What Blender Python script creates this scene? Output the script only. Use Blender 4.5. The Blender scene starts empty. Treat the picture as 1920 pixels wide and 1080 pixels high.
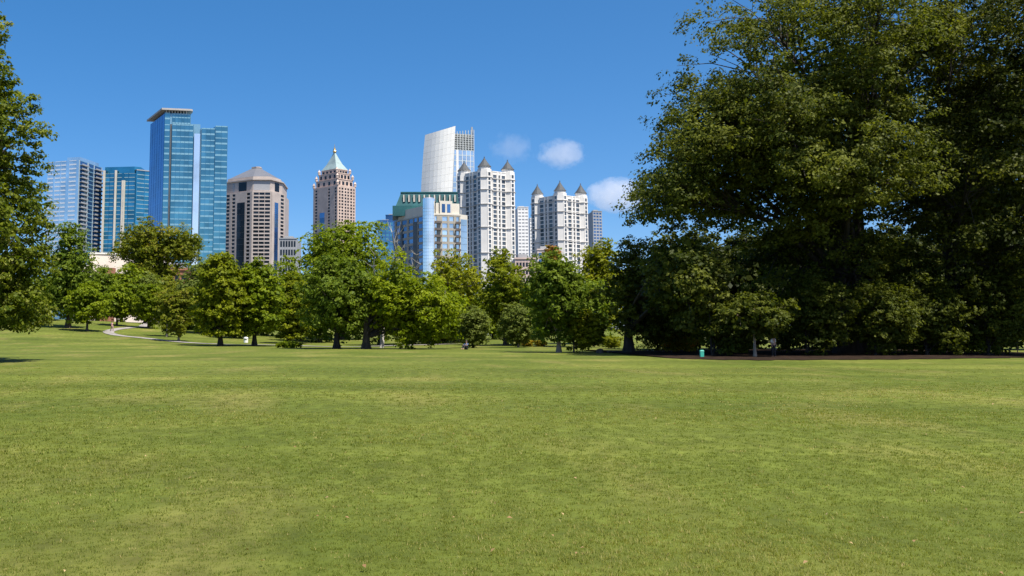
import bpy, math, random
import numpy as np
from mathutils import Vector

sc = bpy.context.scene
COL = sc.collection
R = math.radians

# ---------------------------------------------------------------- camera
F = 1844.0                 # focal length in pixels of the 1920-wide photograph
U0 = 740.0                 # principal point, photograph pixels
PITCH = R(6.0)
EYE = 1.7
HORIZON = 625.0
V0 = HORIZON - F * math.tan(PITCH)
cam_d = bpy.data.cameras.new('camera')
cam = bpy.data.objects.new('camera', cam_d)
COL.objects.link(cam)
cam.location = (0, 0, EYE)
cam.rotation_euler = (math.pi / 2 + PITCH, 0, 0)
cam_d.sensor_width = 36.0
cam_d.lens = 36.0 * F / 1920.0
cam_d.shift_x = (960 - U0) / 1920.0
cam_d.shift_y = -(540 - V0) / 1920.0
cam_d.clip_start = 0.1
cam_d.clip_end = 20000
sc.camera = cam

# ---------------------------------------------------------------- sun and sky
SUN = Vector((0.34, -0.38, 1.0)).normalized()
elev = math.asin(SUN.z)
world = bpy.data.worlds.new('World')
sc.world = world
world.use_nodes = True
nt = world.node_tree
bg = nt.nodes['Background']
sky = nt.nodes.new('ShaderNodeTexSky')
sky.sky_type = 'NISHITA'
sky.sun_disc = False
sky.sun_elevation = elev
sky.sun_rotation = math.atan2(SUN.x, SUN.y)
sky.air_density = 0.5
sky.dust_density = 1.4
sky.ozone_density = 2.3
sky.altitude = 300
grade = nt.nodes.new('ShaderNodeHueSaturation')      # the photograph's colour rendering is a little more saturated
grade.inputs['Saturation'].default_value = 1.62
grade.inputs['Value'].default_value = 1.5
soft = nt.nodes.new('ShaderNodeGamma')               # and its sky runs more evenly from the horizon upwards
soft.inputs[1].default_value = 0.7
nt.links.new(sky.outputs[0], soft.inputs[0])
nt.links.new(soft.outputs[0], grade.inputs['Color'])
nt.links.new(grade.outputs[0], bg.inputs[0])
bg.inputs[1].default_value = 0.106
sun_d = bpy.data.lights.new('sun', 'SUN')
sun_d.energy = 4.2
sun_d.angle = R(0.53)
sun_d.color = (1.0, 0.955, 0.88)
sun_o = bpy.data.objects.new('sun', sun_d)
COL.objects.link(sun_o)
sun_o.rotation_euler = (-SUN).to_track_quat('-Z', 'Y').to_euler()
sun_o.location = (30, -30, 80)
sc.view_settings.view_transform = 'Standard'
sc.view_settings.look = 'None'
sc.view_settings.gamma = 1.0
sc.view_settings.exposure = 0.95
sc.render.engine = 'CYCLES'
sc.cycles.use_denoising = True
sc.cycles.max_bounces = 8
sc.cycles.diffuse_bounces = 3
sc.cycles.glossy_bounces = 3
sc.cycles.transmission_bounces = 4
sc.cycles.volume_bounces = 3
sc.cycles.transparent_max_bounces = 6
sc.cycles.caustics_reflective = False
sc.cycles.caustics_refractive = False

# ---------------------------------------------------------------- geometry of the view and the terrain
CT, ST = math.cos(PITCH), math.sin(PITCH)

def W(u, v, y):
    """world point at depth y that the photograph shows at pixel (u, v)"""
    a = (u - U0) / F
    b = (V0 - v) / F
    dy = -b * ST + CT
    t = y / dy
    return Vector((t * a, y, EYE + t * (b * CT + ST)))

def wx(u, y, v=400):
    return W(u, v, y).x

def wz(v, y):
    return W(0, v, y).z

def sstep(a, b, x):
    t = np.clip((x - a) / (b - a), 0, 1)
    return t * t * (3 - 2 * t)

def H(x, y):
    x = np.asarray(x, float)
    y = np.asarray(y, float)
    left = sstep(8, 74, -x)
    ramp = np.clip((y - 92) / 98.0, 0, 1.0) ** 1.3
    h = 4.6 * ramp * left
    h = h + (1 - left) * 1.0 * sstep(120, 200, y)
    h = h + (4.5 - h) * sstep(215, 420, y)
    h = h + 0.035 * np.sin(x * 0.31 + y * 0.11) * np.sin(y * 0.23 - x * 0.05) * sstep(3, 25, y) * (1 - sstep(60, 90, y))
    return h

def Hf(x, y):
    return float(H(x, y))

def ground_hit(u, v):
    ys = np.arange(8, 420, 0.25)
    a = (u - U0) / F
    b = (V0 - v) / F
    dy = -b * ST + CT
    t = ys / dy
    xs = t * a
    zs = EYE + t * (b * CT + ST)
    below = np.nonzero(zs <= H(xs, ys))[0]
    i = below[0] if len(below) else len(ys) - 1
    return Vector((xs[i], ys[i], Hf(xs[i], ys[i])))

# ---------------------------------------------------------------- materials
MATS = {}

def nodes_of(m):
    m.use_nodes = True
    n = m.node_tree
    return n, n.nodes['Principled BSDF']

def mat(name, col, rough=0.6, metal=0.0, var=0.12, scale=0.5, col2=None, spec=0.5, bump=0.0, bscale=None, objvar=0.0, stretch=None):
    """procedural material: colour varied by noise, a second colour blotched in, optional relief"""
    if name in MATS:
        return MATS[name]
    m = bpy.data.materials.new(name)
    n, p = nodes_of(m)
    L = n.links
    tc = n.nodes.new('ShaderNodeTexCoord')
    mp = n.nodes.new('ShaderNodeMapping')
    L.new(tc.outputs['Object'], mp.inputs[0])
    if stretch:
        mp.inputs['Scale'].default_value = stretch
    no = n.nodes.new('ShaderNodeTexNoise')
    no.inputs['Scale'].default_value = scale
    no.inputs['Detail'].default_value = 6
    L.new(mp.outputs[0], no.inputs['Vector'])
    ra = n.nodes.new('ShaderNodeValToRGB')
    c2 = col2 or tuple(c * (1 - var * 2) for c in col)
    ra.color_ramp.elements[0].color = (*c2, 1)
    ra.color_ramp.elements[1].color = (*[min(1, c * (1 + var)) for c in col], 1)
    ra.color_ramp.elements[0].position = 0.3
    ra.color_ramp.elements[1].position = 0.7
    L.new(no.outputs['Fac'], ra.inputs[0])
    out = ra.outputs[0]
    if objvar:
        oi = n.nodes.new('ShaderNodeObjectInfo')
        mr = n.nodes.new('ShaderNodeMapRange')
        mr.inputs['To Min'].default_value = 1 - objvar
        mr.inputs['To Max'].default_value = 1 + objvar
        L.new(oi.outputs['Random'], mr.inputs[0])
        hs = n.nodes.new('ShaderNodeHueSaturation')
        L.new(mr.outputs[0], hs.inputs['Value'])
        L.new(out, hs.inputs['Color'])
        out = hs.outputs[0]
    L.new(out, p.inputs['Base Color'])
    p.inputs['Roughness'].default_value = rough
    p.inputs['Metallic'].default_value = metal
    p.inputs['Specular IOR Level'].default_value = spec
    if bump:
        bn = n.nodes.new('ShaderNodeTexNoise')
        bn.inputs['Scale'].default_value = bscale or scale * 6
        bn.inputs['Detail'].default_value = 5
        L.new(mp.outputs[0], bn.inputs['Vector'])
        bu = n.nodes.new('ShaderNodeBump')
        bu.inputs['Strength'].default_value = bump
        bu.inputs['Distance'].default_value = 0.1
        L.new(bn.outputs['Fac'], bu.inputs['Height'])
        L.new(bu.outputs[0], p.inputs['Normal'])
    MATS[name] = m
    return m

def leaf_mat(name, c1, c2, c3=None, trans=0.4, rough=0.55):
    """leaf colour picked leaf by leaf from the 'tone' attribute, part of the light passing through"""
    m = bpy.data.materials.new(name)
    n, p = nodes_of(m)
    L = n.links
    at = n.nodes.new('ShaderNodeAttribute')
    at.attribute_name = 'tone'
    ra = n.nodes.new('ShaderNodeValToRGB')
    e = ra.color_ramp.elements
    e[0].color = (*c1, 1)
    e[1].color = (*c2, 1)
    e[0].position = 0.15
    e[1].position = 0.85
    if c3:
        x = e.new(0.97)
        x.color = (*c3, 1)
    L.new(at.outputs['Fac'], ra.inputs[0])
    L.new(ra.outputs[0], p.inputs['Base Color'])
    p.inputs['Roughness'].default_value = rough
    p.inputs['Specular IOR Level'].default_value = 0.12
    tr = n.nodes.new('ShaderNodeBsdfTranslucent')
    g = n.nodes.new('ShaderNodeMix')
    g.data_type = 'RGBA'
    g.blend_type = 'MULTIPLY'
    g.inputs[0].default_value = 1
    L.new(ra.outputs[0], g.inputs[6])
    g.inputs[7].default_value = (1.5, 1.5, 0.6, 1)
    L.new(g.outputs[2], tr.inputs[0])
    mx = n.nodes.new('ShaderNodeMixShader')
    mx.inputs[0].default_value = trans
    L.new(p.outputs[0], mx.inputs[1])
    L.new(tr.outputs[0], mx.inputs[2])
    L.new(mx.outputs[0], n.nodes['Material Output'].inputs['Surface'])
    MATS[name] = m
    return m

def glass(name, col, metal=0.85, rough=0.08, objvar=0.18, wob=0.015):
    """mirror-like tinted glazing; every pane a slightly different tint, faintly wavy"""
    m = bpy.data.materials.new(name)
    n, p = nodes_of(m)
    L = n.links
    oi = n.nodes.new('ShaderNodeObjectInfo')
    mr = n.nodes.new('ShaderNodeMapRange')
    mr.inputs['To Min'].default_value = 1 - objvar
    mr.inputs['To Max'].default_value = 1 + objvar
    L.new(oi.outputs['Random'], mr.inputs[0])
    tc = n.nodes.new('ShaderNodeTexCoord')
    geo = n.nodes.new('ShaderNodeNewGeometry')
    no = n.nodes.new('ShaderNodeTexNoise')
    no.inputs['Scale'].default_value = 0.09
    no.inputs['Detail'].default_value = 4
    L.new(geo.outputs['Position'], no.inputs['Vector'])
    m2 = n.nodes.new('ShaderNodeMapRange')
    m2.inputs['From Min'].default_value = 0.3
    m2.inputs['From Max'].default_value = 0.7
    m2.inputs['To Min'].default_value = 0.8
    m2.inputs['To Max'].default_value = 1.2
    L.new(no.outputs['Fac'], m2.inputs[0])
    mu = n.nodes.new('ShaderNodeMath')
    mu.operation = 'MULTIPLY'
    L.new(mr.outputs[0], mu.inputs[0])
    L.new(m2.outputs[0], mu.inputs[1])
    hs = n.nodes.new('ShaderNodeHueSaturation')
    hs.inputs['Color'].default_value = (*col, 1)
    L.new(mu.outputs[0], hs.inputs['Value'])
    L.new(hs.outputs[0], p.inputs['Base Color'])
    p.inputs['Metallic'].default_value = metal
    p.inputs['Roughness'].default_value = rough
    wn = n.nodes.new('ShaderNodeTexNoise')
    wn.inputs['Scale'].default_value = 0.35
    L.new(geo.outputs['Position'], wn.inputs['Vector'])
    bu = n.nodes.new('ShaderNodeBump')
    bu.inputs['Strength'].default_value = 1.0
    bu.inputs['Distance'].default_value = wob
    L.new(wn.outputs['Fac'], bu.inputs['Height'])
    L.new(bu.outputs[0], p.inputs['Normal'])
    MATS[name] = m
    return m

# ---------------------------------------------------------------- object helpers
def tag(o, label=None, cat=None, group=None, kind=None):
    if label: o['label'] = label
    if cat: o['category'] = cat
    if group: o['group'] = group
    if kind: o['kind'] = kind
    return o

def empty(name, loc, label=None, cat=None, group=None):
    o = bpy.data.objects.new(name, None)
    COL.objects.link(o)
    o.location = loc
    o.empty_display_size = 0.5
    return tag(o, label, cat, group)

def mesh_obj(name, me, m, parent=None, kind=None):
    o = bpy.data.objects.new(name, me)
    COL.objects.link(o)
    if m is not None and not me.materials:
        me.materials.append(m)
    if parent is not None:
        o.parent = parent
    if kind:
        o['kind'] = kind
    return o

class MB:
    """collects shapes in world coordinates; build() links them as one mesh"""
    def __init__(self):
        self.v = []
        self.f = []
    def add(self, vs, fs):
        k = len(self.v)
        self.v += [tuple(p) for p in vs]
        self.f += [tuple(i + k for i in f) for f in fs]
    def hexa(self, p):
        self.add(p, [(0, 3, 2, 1), (4, 5, 6, 7), (0, 1, 5, 4), (1, 2, 6, 5), (2, 3, 7, 6), (3, 0, 4, 7)])
    def box(self, x0, x1, y0, y1, z0, z1):
        self.hexa([(x0, y0, z0), (x1, y0, z0), (x1, y1, z0), (x0, y1, z0), (x0, y0, z1), (x1, y0, z1), (x1, y1, z1), (x0, y1, z1)])
    def prism(self, poly, z0, z1, top=None):
        """vertical prism over a polygon; top: another polygon for the upper rim"""
        n = len(poly)
        t = top or poly
        vs = [(p[0], p[1], z0) for p in poly] + [(p[0], p[1], z1) for p in t]
        fs = [tuple(range(n))[::-1], tuple(range(n, 2 * n))]
        for i in range(n):
            j = (i + 1) % n
            fs.append((i, j, n + j, n + i))
        self.add(vs, fs)
    def cone(self, c, prof, sides=12, rot=0.0):
        """surface of revolution round c; prof = [(radius, z)...] from below upwards"""
        vs = []
        for r, z in prof:
            for k in range(sides):
                a = rot + 2 * math.pi * k / sides
                vs.append((c[0] + r * math.cos(a), c[1] + r * math.sin(a), z))
        fs = [tuple(range(sides))[::-1], tuple(range((len(prof) - 1) * sides, len(prof) * sides))]
        for i in range(len(prof) - 1):
            for k in range(sides):
                k2 = (k + 1) % sides
                fs.append((i * sides + k, i * sides + k2, (i + 1) * sides + k2, (i + 1) * sides + k))
        self.add(vs, fs)
    def tube(self, pts, rad, sides=6):
        pts = [Vector(p) for p in pts]
        vs, fs = [], []
        n = len(pts)
        ref = Vector((0.31, 0.95, 0.07))
        for i, p in enumerate(pts):
            d = (pts[min(i + 1, n - 1)] - pts[max(i - 1, 0)])
            if d.length < 1e-6: d = Vector((0, 0, 1))
            d.normalize()
            a = d.cross(ref)
            if a.length < 1e-3: a = d.cross(Vector((1, 0, 0)))
            a.normalize()
            b = d.cross(a)
            r = rad[i]
            for k in range(sides):
                t = 2 * math.pi * k / sides
                vs.append(p + (a * math.cos(t) + b * math.sin(t)) * r)
        for i in range(n - 1):
            for k in range(sides):
                k2 = (k + 1) % sides
                fs.append((i * sides + k, i * sides + k2, (i + 1) * sides + k2, (i + 1) * sides + k))
        fs.append(tuple(range(sides)))
        fs.append(tuple(range((n - 1) * sides, n * sides))[::-1])
        self.add(vs, fs)
    def build(self, name, m, parent=None, smooth=False, kind=None, recalc=False):
        off = Vector(parent.location) if parent is not None else Vector((0, 0, 0))
        if parent is not None and parent.parent is not None:
            off = off + Vector(parent.parent.location)
        me = bpy.data.meshes.new(name)
        me.from_pydata([(p[0] - off.x, p[1] - off.y, p[2] - off.z) for p in self.v], [], self.f)
        if smooth:
            me.polygons.foreach_set('use_smooth', [True] * len(me.polygons))
        me.update()
        return mesh_obj(name, me, m, parent, kind)

def fast_mesh(name, verts, nper, tone=None, smooth=False):
    """mesh of separate faces, nper corners each (leaves, blades)"""
    n = len(verts)
    nf = n // nper
    me = bpy.data.meshes.new(name)
    me.vertices.add(n)
    me.vertices.foreach_set('co', np.ascontiguousarray(verts, dtype=np.float32).ravel())
    me.loops.add(n)
    me.loops.foreach_set('vertex_index', np.arange(n, dtype=np.int32))
    me.polygons.add(nf)
    me.polygons.foreach_set('loop_start', np.arange(0, n, nper, dtype=np.int32))
    me.polygons.foreach_set('loop_total', np.full(nf, nper, dtype=np.int32))
    if tone is not None:
        at = me.attributes.new('tone', 'FLOAT', 'FACE')
        at.data.foreach_set('value', np.ascontiguousarray(tone, dtype=np.float32))
    me.update(calc_edges=True)
    return me

# ================================================================ THE SETTING
rng = np.random.default_rng(7)
random.seed(11)

def axis(parts):
    out = []
    for a, b, s in parts:
        out += list(np.arange(a, b, s))
    return np.array(out)

def sheet(name, co, q, m):
    used, inv = np.unique(q, return_inverse=True)
    co = co[used]
    q = inv.reshape(-1, 4)
    me = bpy.data.meshes.new(name)
    me.vertices.add(len(co))
    me.vertices.foreach_set('co', co.astype(np.float32).ravel())
    me.loops.add(q.size)
    me.loops.foreach_set('vertex_index', q.astype(np.int32).ravel())
    me.polygons.add(len(q))
    me.polygons.foreach_set('loop_start', np.arange(0, q.size, 4, dtype=np.int32))
    me.polygons.foreach_set('loop_total', np.full(len(q), 4, dtype=np.int32))
    me.polygons.foreach_set('use_smooth', np.ones(len(q), dtype=bool))
    me.update(calc_edges=True)
    return tag(mesh_obj(name, me, m), kind='structure')

def build_ground():
    ys = np.concatenate([axis([(-60, 4, 4), (4, 110, 1.5), (110, 230, 1.0), (230, 450, 8)]), np.geomspace(450, 6000, 30)])
    xs = np.concatenate([-np.geomspace(5000, 200, 25), axis([(-190, -110, 5), (-110, 40, 1.25), (40, 110, 2.5), (110, 200, 6)]), np.geomspace(200, 5000, 25)])
    X, Y = np.meshgrid(xs, ys)
    Z = H(X, Y)
    n, m = X.shape
    co = np.stack([X, Y, Z], -1).reshape(-1, 3)
    idx = np.arange(n * m).reshape(n, m)
    q = np.stack([idx[:-1, :-1], idx[:-1, 1:], idx[1:, 1:], idx[1:, :-1]], -1).reshape(-1, 4)
    fc = co[q].mean(1)
    park = (fc[:, 1] < 330) & (np.abs(fc[:, 0]) < 420)
    sheet('city_ground', co, q[~park], mat('city_asphalt', (0.10, 0.10, 0.095), 0.9, var=0.2, scale=0.02))
    q = q[park]
    me = None
    m_ = bpy.data.materials.new('lawn_turf')
    nn, p = nodes_of(m_)
    L = nn.links
    tc = nn.nodes.new('ShaderNodeTexCoord')
    def noise(scale, detail, stretch=(1, 1, 1), rot=0.0):
        mp = nn.nodes.new('ShaderNodeMapping')
        mp.inputs['Scale'].default_value = stretch
        mp.inputs['Rotation'].default_value = (0, 0, rot)
        L.new(tc.outputs['Object'], mp.inputs[0])
        t = nn.nodes.new('ShaderNodeTexNoise')
        t.inputs['Scale'].default_value = scale
        t.inputs['Detail'].default_value = detail
        L.new(mp.outputs[0], t.inputs['Vector'])
        return t.outputs['Fac']
    def ramp(fac, a, b, p0=0.35, p1=0.65):
        r = nn.nodes.new('ShaderNodeValToRGB')
        r.color_ramp.elements[0].color = (*a, 1)
        r.color_ramp.elements[1].color = (*b, 1)
        r.color_ramp.elements[0].position = p0
        r.color_ramp.elements[1].position = p1
        L.new(fac, r.inputs[0])
        return r.outputs[0]
    def mix(fac, a, b, mode='MIX'):
        x = nn.nodes.new('ShaderNodeMix')
        x.data_type = 'RGBA'
        x.blend_type = mode
        if isinstance(fac, float): x.inputs[0].default_value = fac
        else: L.new(fac, x.inputs[0])
        L.new(a, x.inputs[6])
        L.new(b, x.inputs[7])
        return x.outputs[2]
    base = ramp(noise(0.12, 8, (1, 0.55, 1)), LAWN_A, LAWN_B, 0.36, 0.64)
    straw = ramp(noise(0.3, 9, (1, 0.35, 1), 0.5), (0, 0, 0), (1, 1, 1), 0.52, 0.74)
    sc_ = nn.nodes.new('ShaderNodeRGB')
    sc_.outputs[0].default_value = (*LAWN_C, 1)
    sb = nn.nodes.new('ShaderNodeMath'); sb.operation = 'MULTIPLY'; sb.inputs[1].default_value = 0.55
    L.new(straw, sb.inputs[0])
    c = mix(sb.outputs[0], base, sc_.outputs[0])
    fine = ramp(noise(3.0, 10, (1, 0.5, 1)), (0.72, 0.72, 0.72), (1.28, 1.28, 1.28), 0.3, 0.7)
    c = mix(1.0, c, fine, 'MULTIPLY')
    stripe = ramp(noise(0.22, 3, (0.12, 1, 1), 0.62), (0.86, 0.86, 0.86), (1.14, 1.14, 1.14), 0.35, 0.65)
    c = mix(1.0, c, stripe, 'MULTIPLY')
    bands = ramp(noise(0.5, 4, (0.035, 0.5, 1), 0.06), (0.89, 0.91, 0.89), (1.12, 1.09, 1.08), 0.36, 0.64)
    c = mix(1.0, c, bands, 'MULTIPLY')
    L.new(c, p.inputs['Base Color'])
    p.inputs['Roughness'].default_value = 0.9
    p.inputs['Specular IOR Level'].default_value = 0.1
    bu = nn.nodes.new('ShaderNodeBump')
    bu.inputs['Strength'].default_value = 0.7
    bu.inputs['Distance'].default_value = 0.06
    L.new(noise(6.0, 10), bu.inputs['Height'])
    L.new(bu.outputs[0], p.inputs['Normal'])
    return sheet('lawn', co, q, m_)

LAWN_A = (0.080, 0.104, 0.015)
LAWN_B = (0.120, 0.138, 0.024)
LAWN_C = (0.225, 0.185, 0.062)
build_ground()

def strip(name, px, width, m, lift=0.05, pts=None):
    """a footpath laid on the terrain along a line of ground points"""
    P = pts or [ground_hit(u, v) for u, v in px]
    # resample smoothly (Catmull-Rom)
    S = []
    for i in range(len(P) - 1):
        p0, p1, p2, p3 = P[max(i - 1, 0)], P[i], P[i + 1], P[min(i + 2, len(P) - 1)]
        for k in range(10):
            t = k / 10
            S.append(0.5 * ((2 * p1) + (p2 - p0) * t + (2 * p0 - 5 * p1 + 4 * p2 - p3) * t * t + (3 * p1 - p0 - 3 * p2 + p3) * t ** 3))
    S.append(P[-1])
    b = MB()
    vs, fs = [], []
    C = 5
    for i, s in enumerate(S):
        d = S[min(i + 1, len(S) - 1)] - S[max(i - 1, 0)]
        d.z = 0
        d.normalize()
        n = Vector((-d.y, d.x, 0))
        for k in range(C):
            q = s + n * width * (k / (C - 1) - 0.5)
            vs.append((q.x, q.y, Hf(q.x, q.y) + lift))
    for i in range(len(S) - 1):
        for k in range(C - 1):
            a = i * C + k
            fs.append((a, a + 1, a + C + 1, a + C))
    b.add(vs, fs)
    return tag(b.build(name, m, smooth=True), kind='structure')

m_path = mat('path_concrete', (0.29, 0.265, 0.24), 0.9, var=0.2, scale=0.9, bump=0.2, bscale=12, spec=0.15)
strip('footpath', [(232, 598.3), (252, 599.5), (268, 602), (276, 606), (271, 610.5), (255, 613.5), (232, 616), (212, 619), (203, 623), (211, 627), (230, 630.5), (256, 633), (290, 636.5), (330, 641), (380, 644.5), (440, 646.5), (495, 647.0), (545, 648.2), (600, 650.0), (660, 650.5), (760, 648), (860, 645)], 1.7, m_path, 0.06)

# mulch under the right-hand trees
def mulch():
    edge = [(1205, 664), (1225, 669), (1260, 672.5), (1330, 675), (1420, 676), (1500, 675.5), (1600, 675), (1700, 674.2), (1800, 673), (1920, 671.5), (2150, 670)]
    P = [ground_hit(u, v) for u, v in edge]
    b = MB()
    vs, fs = [], []
    N = 14
    Q = []
    for i in range(len(P) - 1):
        for k in range(8):
            Q.append(P[i].lerp(P[i + 1], k / 8))
    Q.append(P[-1])
    for i, p in enumerate(Q):
        wob = 0.35 * math.sin(i * 0.9) + 0.25 * math.sin(i * 2.3 + 1)
        for k in range(N):
            t = k / (N - 1)
            y = p.y + wob * (1 - t) + t * 34 * min(1, 0.2 + i / 14)
            x = p.x * (1 + 0.25 * t * 0)
            vs.append((x, y, Hf(x, y) + 0.03 + 0.05 * math.sin(min(1, t * 4) * math.pi / 2)))
    for i in range(len(Q) - 1):
        for k in range(N - 1):
            a = i * N + k
            fs.append((a, a + N, a + N + 1, a + 1))
    b.add(vs, fs)
    m = mat('mulch', (0.034, 0.021, 0.014), 0.95, var=0.3, scale=1.4, col2=(0.012, 0.009, 0.007), bump=1.0, bscale=9, spec=0.05)
    tag(b.build('mulch_bed', m, smooth=True), kind='structure')
mulch()

# ================================================================ BUILDINGS
PANES = {}

def pane_mesh(m):
    if m.name not in PANES:
        b = MB()
        b.box(-0.5, 0.5, -0.5, 0.5, -0.5, 0.5)
        me = bpy.data.meshes.new('pane_' + m.name)
        me.from_pydata(b.v, [], b.f)
        me.materials.append(m)
        me.update()
        PANES[m.name] = me
    return PANES[m.name]

def frame(A, B):
    A = Vector((A[0], A[1])); B = Vector((B[0], B[1]))
    e = (B - A)
    w = e.length
    e = e / w
    n = Vector((e.y, -e.x))
    mid = (A + B) / 2
    if n.dot(-mid) < 0:
        n = -n
    return A, e, n, w

def fbox(mb, fr, s0, s1, d0, d1, z0, z1):
    A, e, n, w = fr
    def P(s, d, z):
        q = A + e * s + n * d
        return (q.x, q.y, z)
    mb.hexa([P(s0, d0, z0), P(s1, d0, z0), P(s1, d1, z0), P(s0, d1, z0), P(s0, d0, z1), P(s1, d0, z1), P(s1, d1, z1), P(s0, d1, z1)])

def pane(root, fr, s0, s1, d, z0, z1, m, name='window', tilt=0.006):
    A, e, n, w = fr
    q = A + e * ((s0 + s1) / 2) + n * d
    o = bpy.data.objects.new(name, pane_mesh(m))
    COL.objects.link(o)
    o.parent = root
    o.location = Vector((q.x, q.y, (z0 + z1) / 2)) - Vector(root.location)
    o.scale = (s1 - s0, 0.12, z1 - z0)
    o.rotation_euler = (random.gauss(0, tilt), 0, math.atan2(e.y, e.x) + random.gauss(0, tilt))
    return o

def facade(root, A, B, z0, z1, cols, rows, wall, gm, proud=0.4, name='window', joined=None, d0=0.0, span=None):
    """piers and spandrels in front of the core, one pane object in each opening"""
    fr = frame(A, B)
    w = fr[3]
    cols = [(a * w, b * w) for a, b in cols]
    prev = 0.0
    for a, b in cols + [(w, w)]:
        if a - prev > 0.02:
            fbox(wall, fr, prev, a, d0, d0 + proud + 0.06, z0, z1)
        prev = b
    zz = z0
    for a, b in rows + [(z1, z1)]:
        if a - zz > 0.02 and span is not None:
            o = pane(root, fr, cols[0][0], cols[-1][1], d0 + proud / 2, zz, a, span, 'spandrel', 0.0)
            o.scale[1] = proud
        elif a - zz > 0.02:
            for ca, cb in cols:
                fbox(wall, fr, ca, cb, d0, d0 + proud, zz, a)
        zz = b
    for ca, cb in cols:
        for a, b in rows:
            if joined is not None:
                fbox(joined, fr, ca, cb, d0 + 0.03, d0 + 0.12, a, b)
            else:
                pane(root, fr, ca, cb, d0 + 0.1, a, b, gm, name)
    return fr

def even(n, m0=0.04, gap=0.03):
    w = (1 - 2 * m0 - (n - 1) * gap) / n
    return [(m0 + i * (w + gap), m0 + i * (w + gap) + w) for i in range(n)]

def rows_of(z0, z1, n, sill=0.3):
    h = (z1 - z0) / n
    return [(z0 + i * h + h * sill, z0 + (i + 1) * h) for i in range(n)]

def P2(u, y, v=380):
    p = W(u, v, y)
    return (p.x, p.y)

def lerp2(A, B, t):
    return (A[0] + (B[0] - A[0]) * t, A[1] + (B[1] - A[1]) * t)

def building(name, label, c):
    return empty(name, (c[0], c[1], Hf(c[0], c[1])), label, 'building')

GZ = 3.0   # every building's foot lies a little under the terrain's 4.5 m

m_blue = glass('glass_sky_blue', (0.13, 0.33, 0.38), objvar=0.13)
m_royal = glass('glass_royal_blue', (0.004, 0.14, 0.36), objvar=0.1)  # shade of the tower's left face put into a deeper tint
m_pale = glass('glass_pale', (0.95, 0.93, 0.88), objvar=0.06)
m_teal = glass('glass_teal', (0.06, 0.27, 0.36), objvar=0.3)
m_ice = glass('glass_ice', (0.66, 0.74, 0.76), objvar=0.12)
m_dark = glass('glass_dark', (0.022, 0.028, 0.034), metal=0.5, rough=0.1, objvar=0.35)
m_smoke = glass('glass_smoke', (0.13, 0.145, 0.155), metal=0.5, rough=0.12, objvar=0.5)
m_navy = glass('glass_navy', (0.10, 0.20, 0.34), objvar=0.25)
m_mull = mat('aluminium_pale', (0.42, 0.52, 0.58), 0.45, 0.3, var=0.06, scale=0.1)
m_mull2 = mat('spandrel_blue', (0.22, 0.42, 0.55), 0.35, 0.4, var=0.08, scale=0.08)
m_cream = mat('render_cream', (0.62, 0.57, 0.48), 0.8, var=0.06, scale=0.12)
m_white = mat('render_white', (0.74, 0.71, 0.66), 0.75, var=0.05, scale=0.12)
m_granite = mat('granite_pink', (0.45, 0.385, 0.34), 0.6, var=0.08, scale=0.15)
m_granite2 = mat('granite_rose', (0.56, 0.43, 0.355), 0.6, var=0.1, scale=0.15)
m_slate = mat('slate', (0.060, 0.066, 0.070), 0.7, var=0.15, scale=0.4)
m_grey = mat('concrete_grey', (0.33, 0.34, 0.35), 0.7, var=0.08, scale=0.1)
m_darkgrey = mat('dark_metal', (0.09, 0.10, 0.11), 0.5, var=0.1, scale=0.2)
m_tealroof = mat('teal_roof_metal', (0.018, 0.100, 0.105), 0.5, 0.1, var=0.12, scale=0.2)
m_copper = mat('patina_roof', (0.33, 0.42, 0.40), 0.5, 0.2, var=0.1, scale=0.12)
m_gold = mat('gold_leaf', (0.6, 0.45, 0.2), 0.35, 0.7, var=0.1)
m_redbrick = mat('brick_red', (0.33, 0.14, 0.085), 0.85, var=0.15, scale=0.4)
m_sail = mat('sail_panel', (0.76, 0.75, 0.70), 0.5, 0.0, var=0.02, scale=0.05, objvar=0.025)
m_pinkwall = mat('render_pink', (0.58, 0.44, 0.38), 0.85, var=0.08, scale=0.2)

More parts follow.
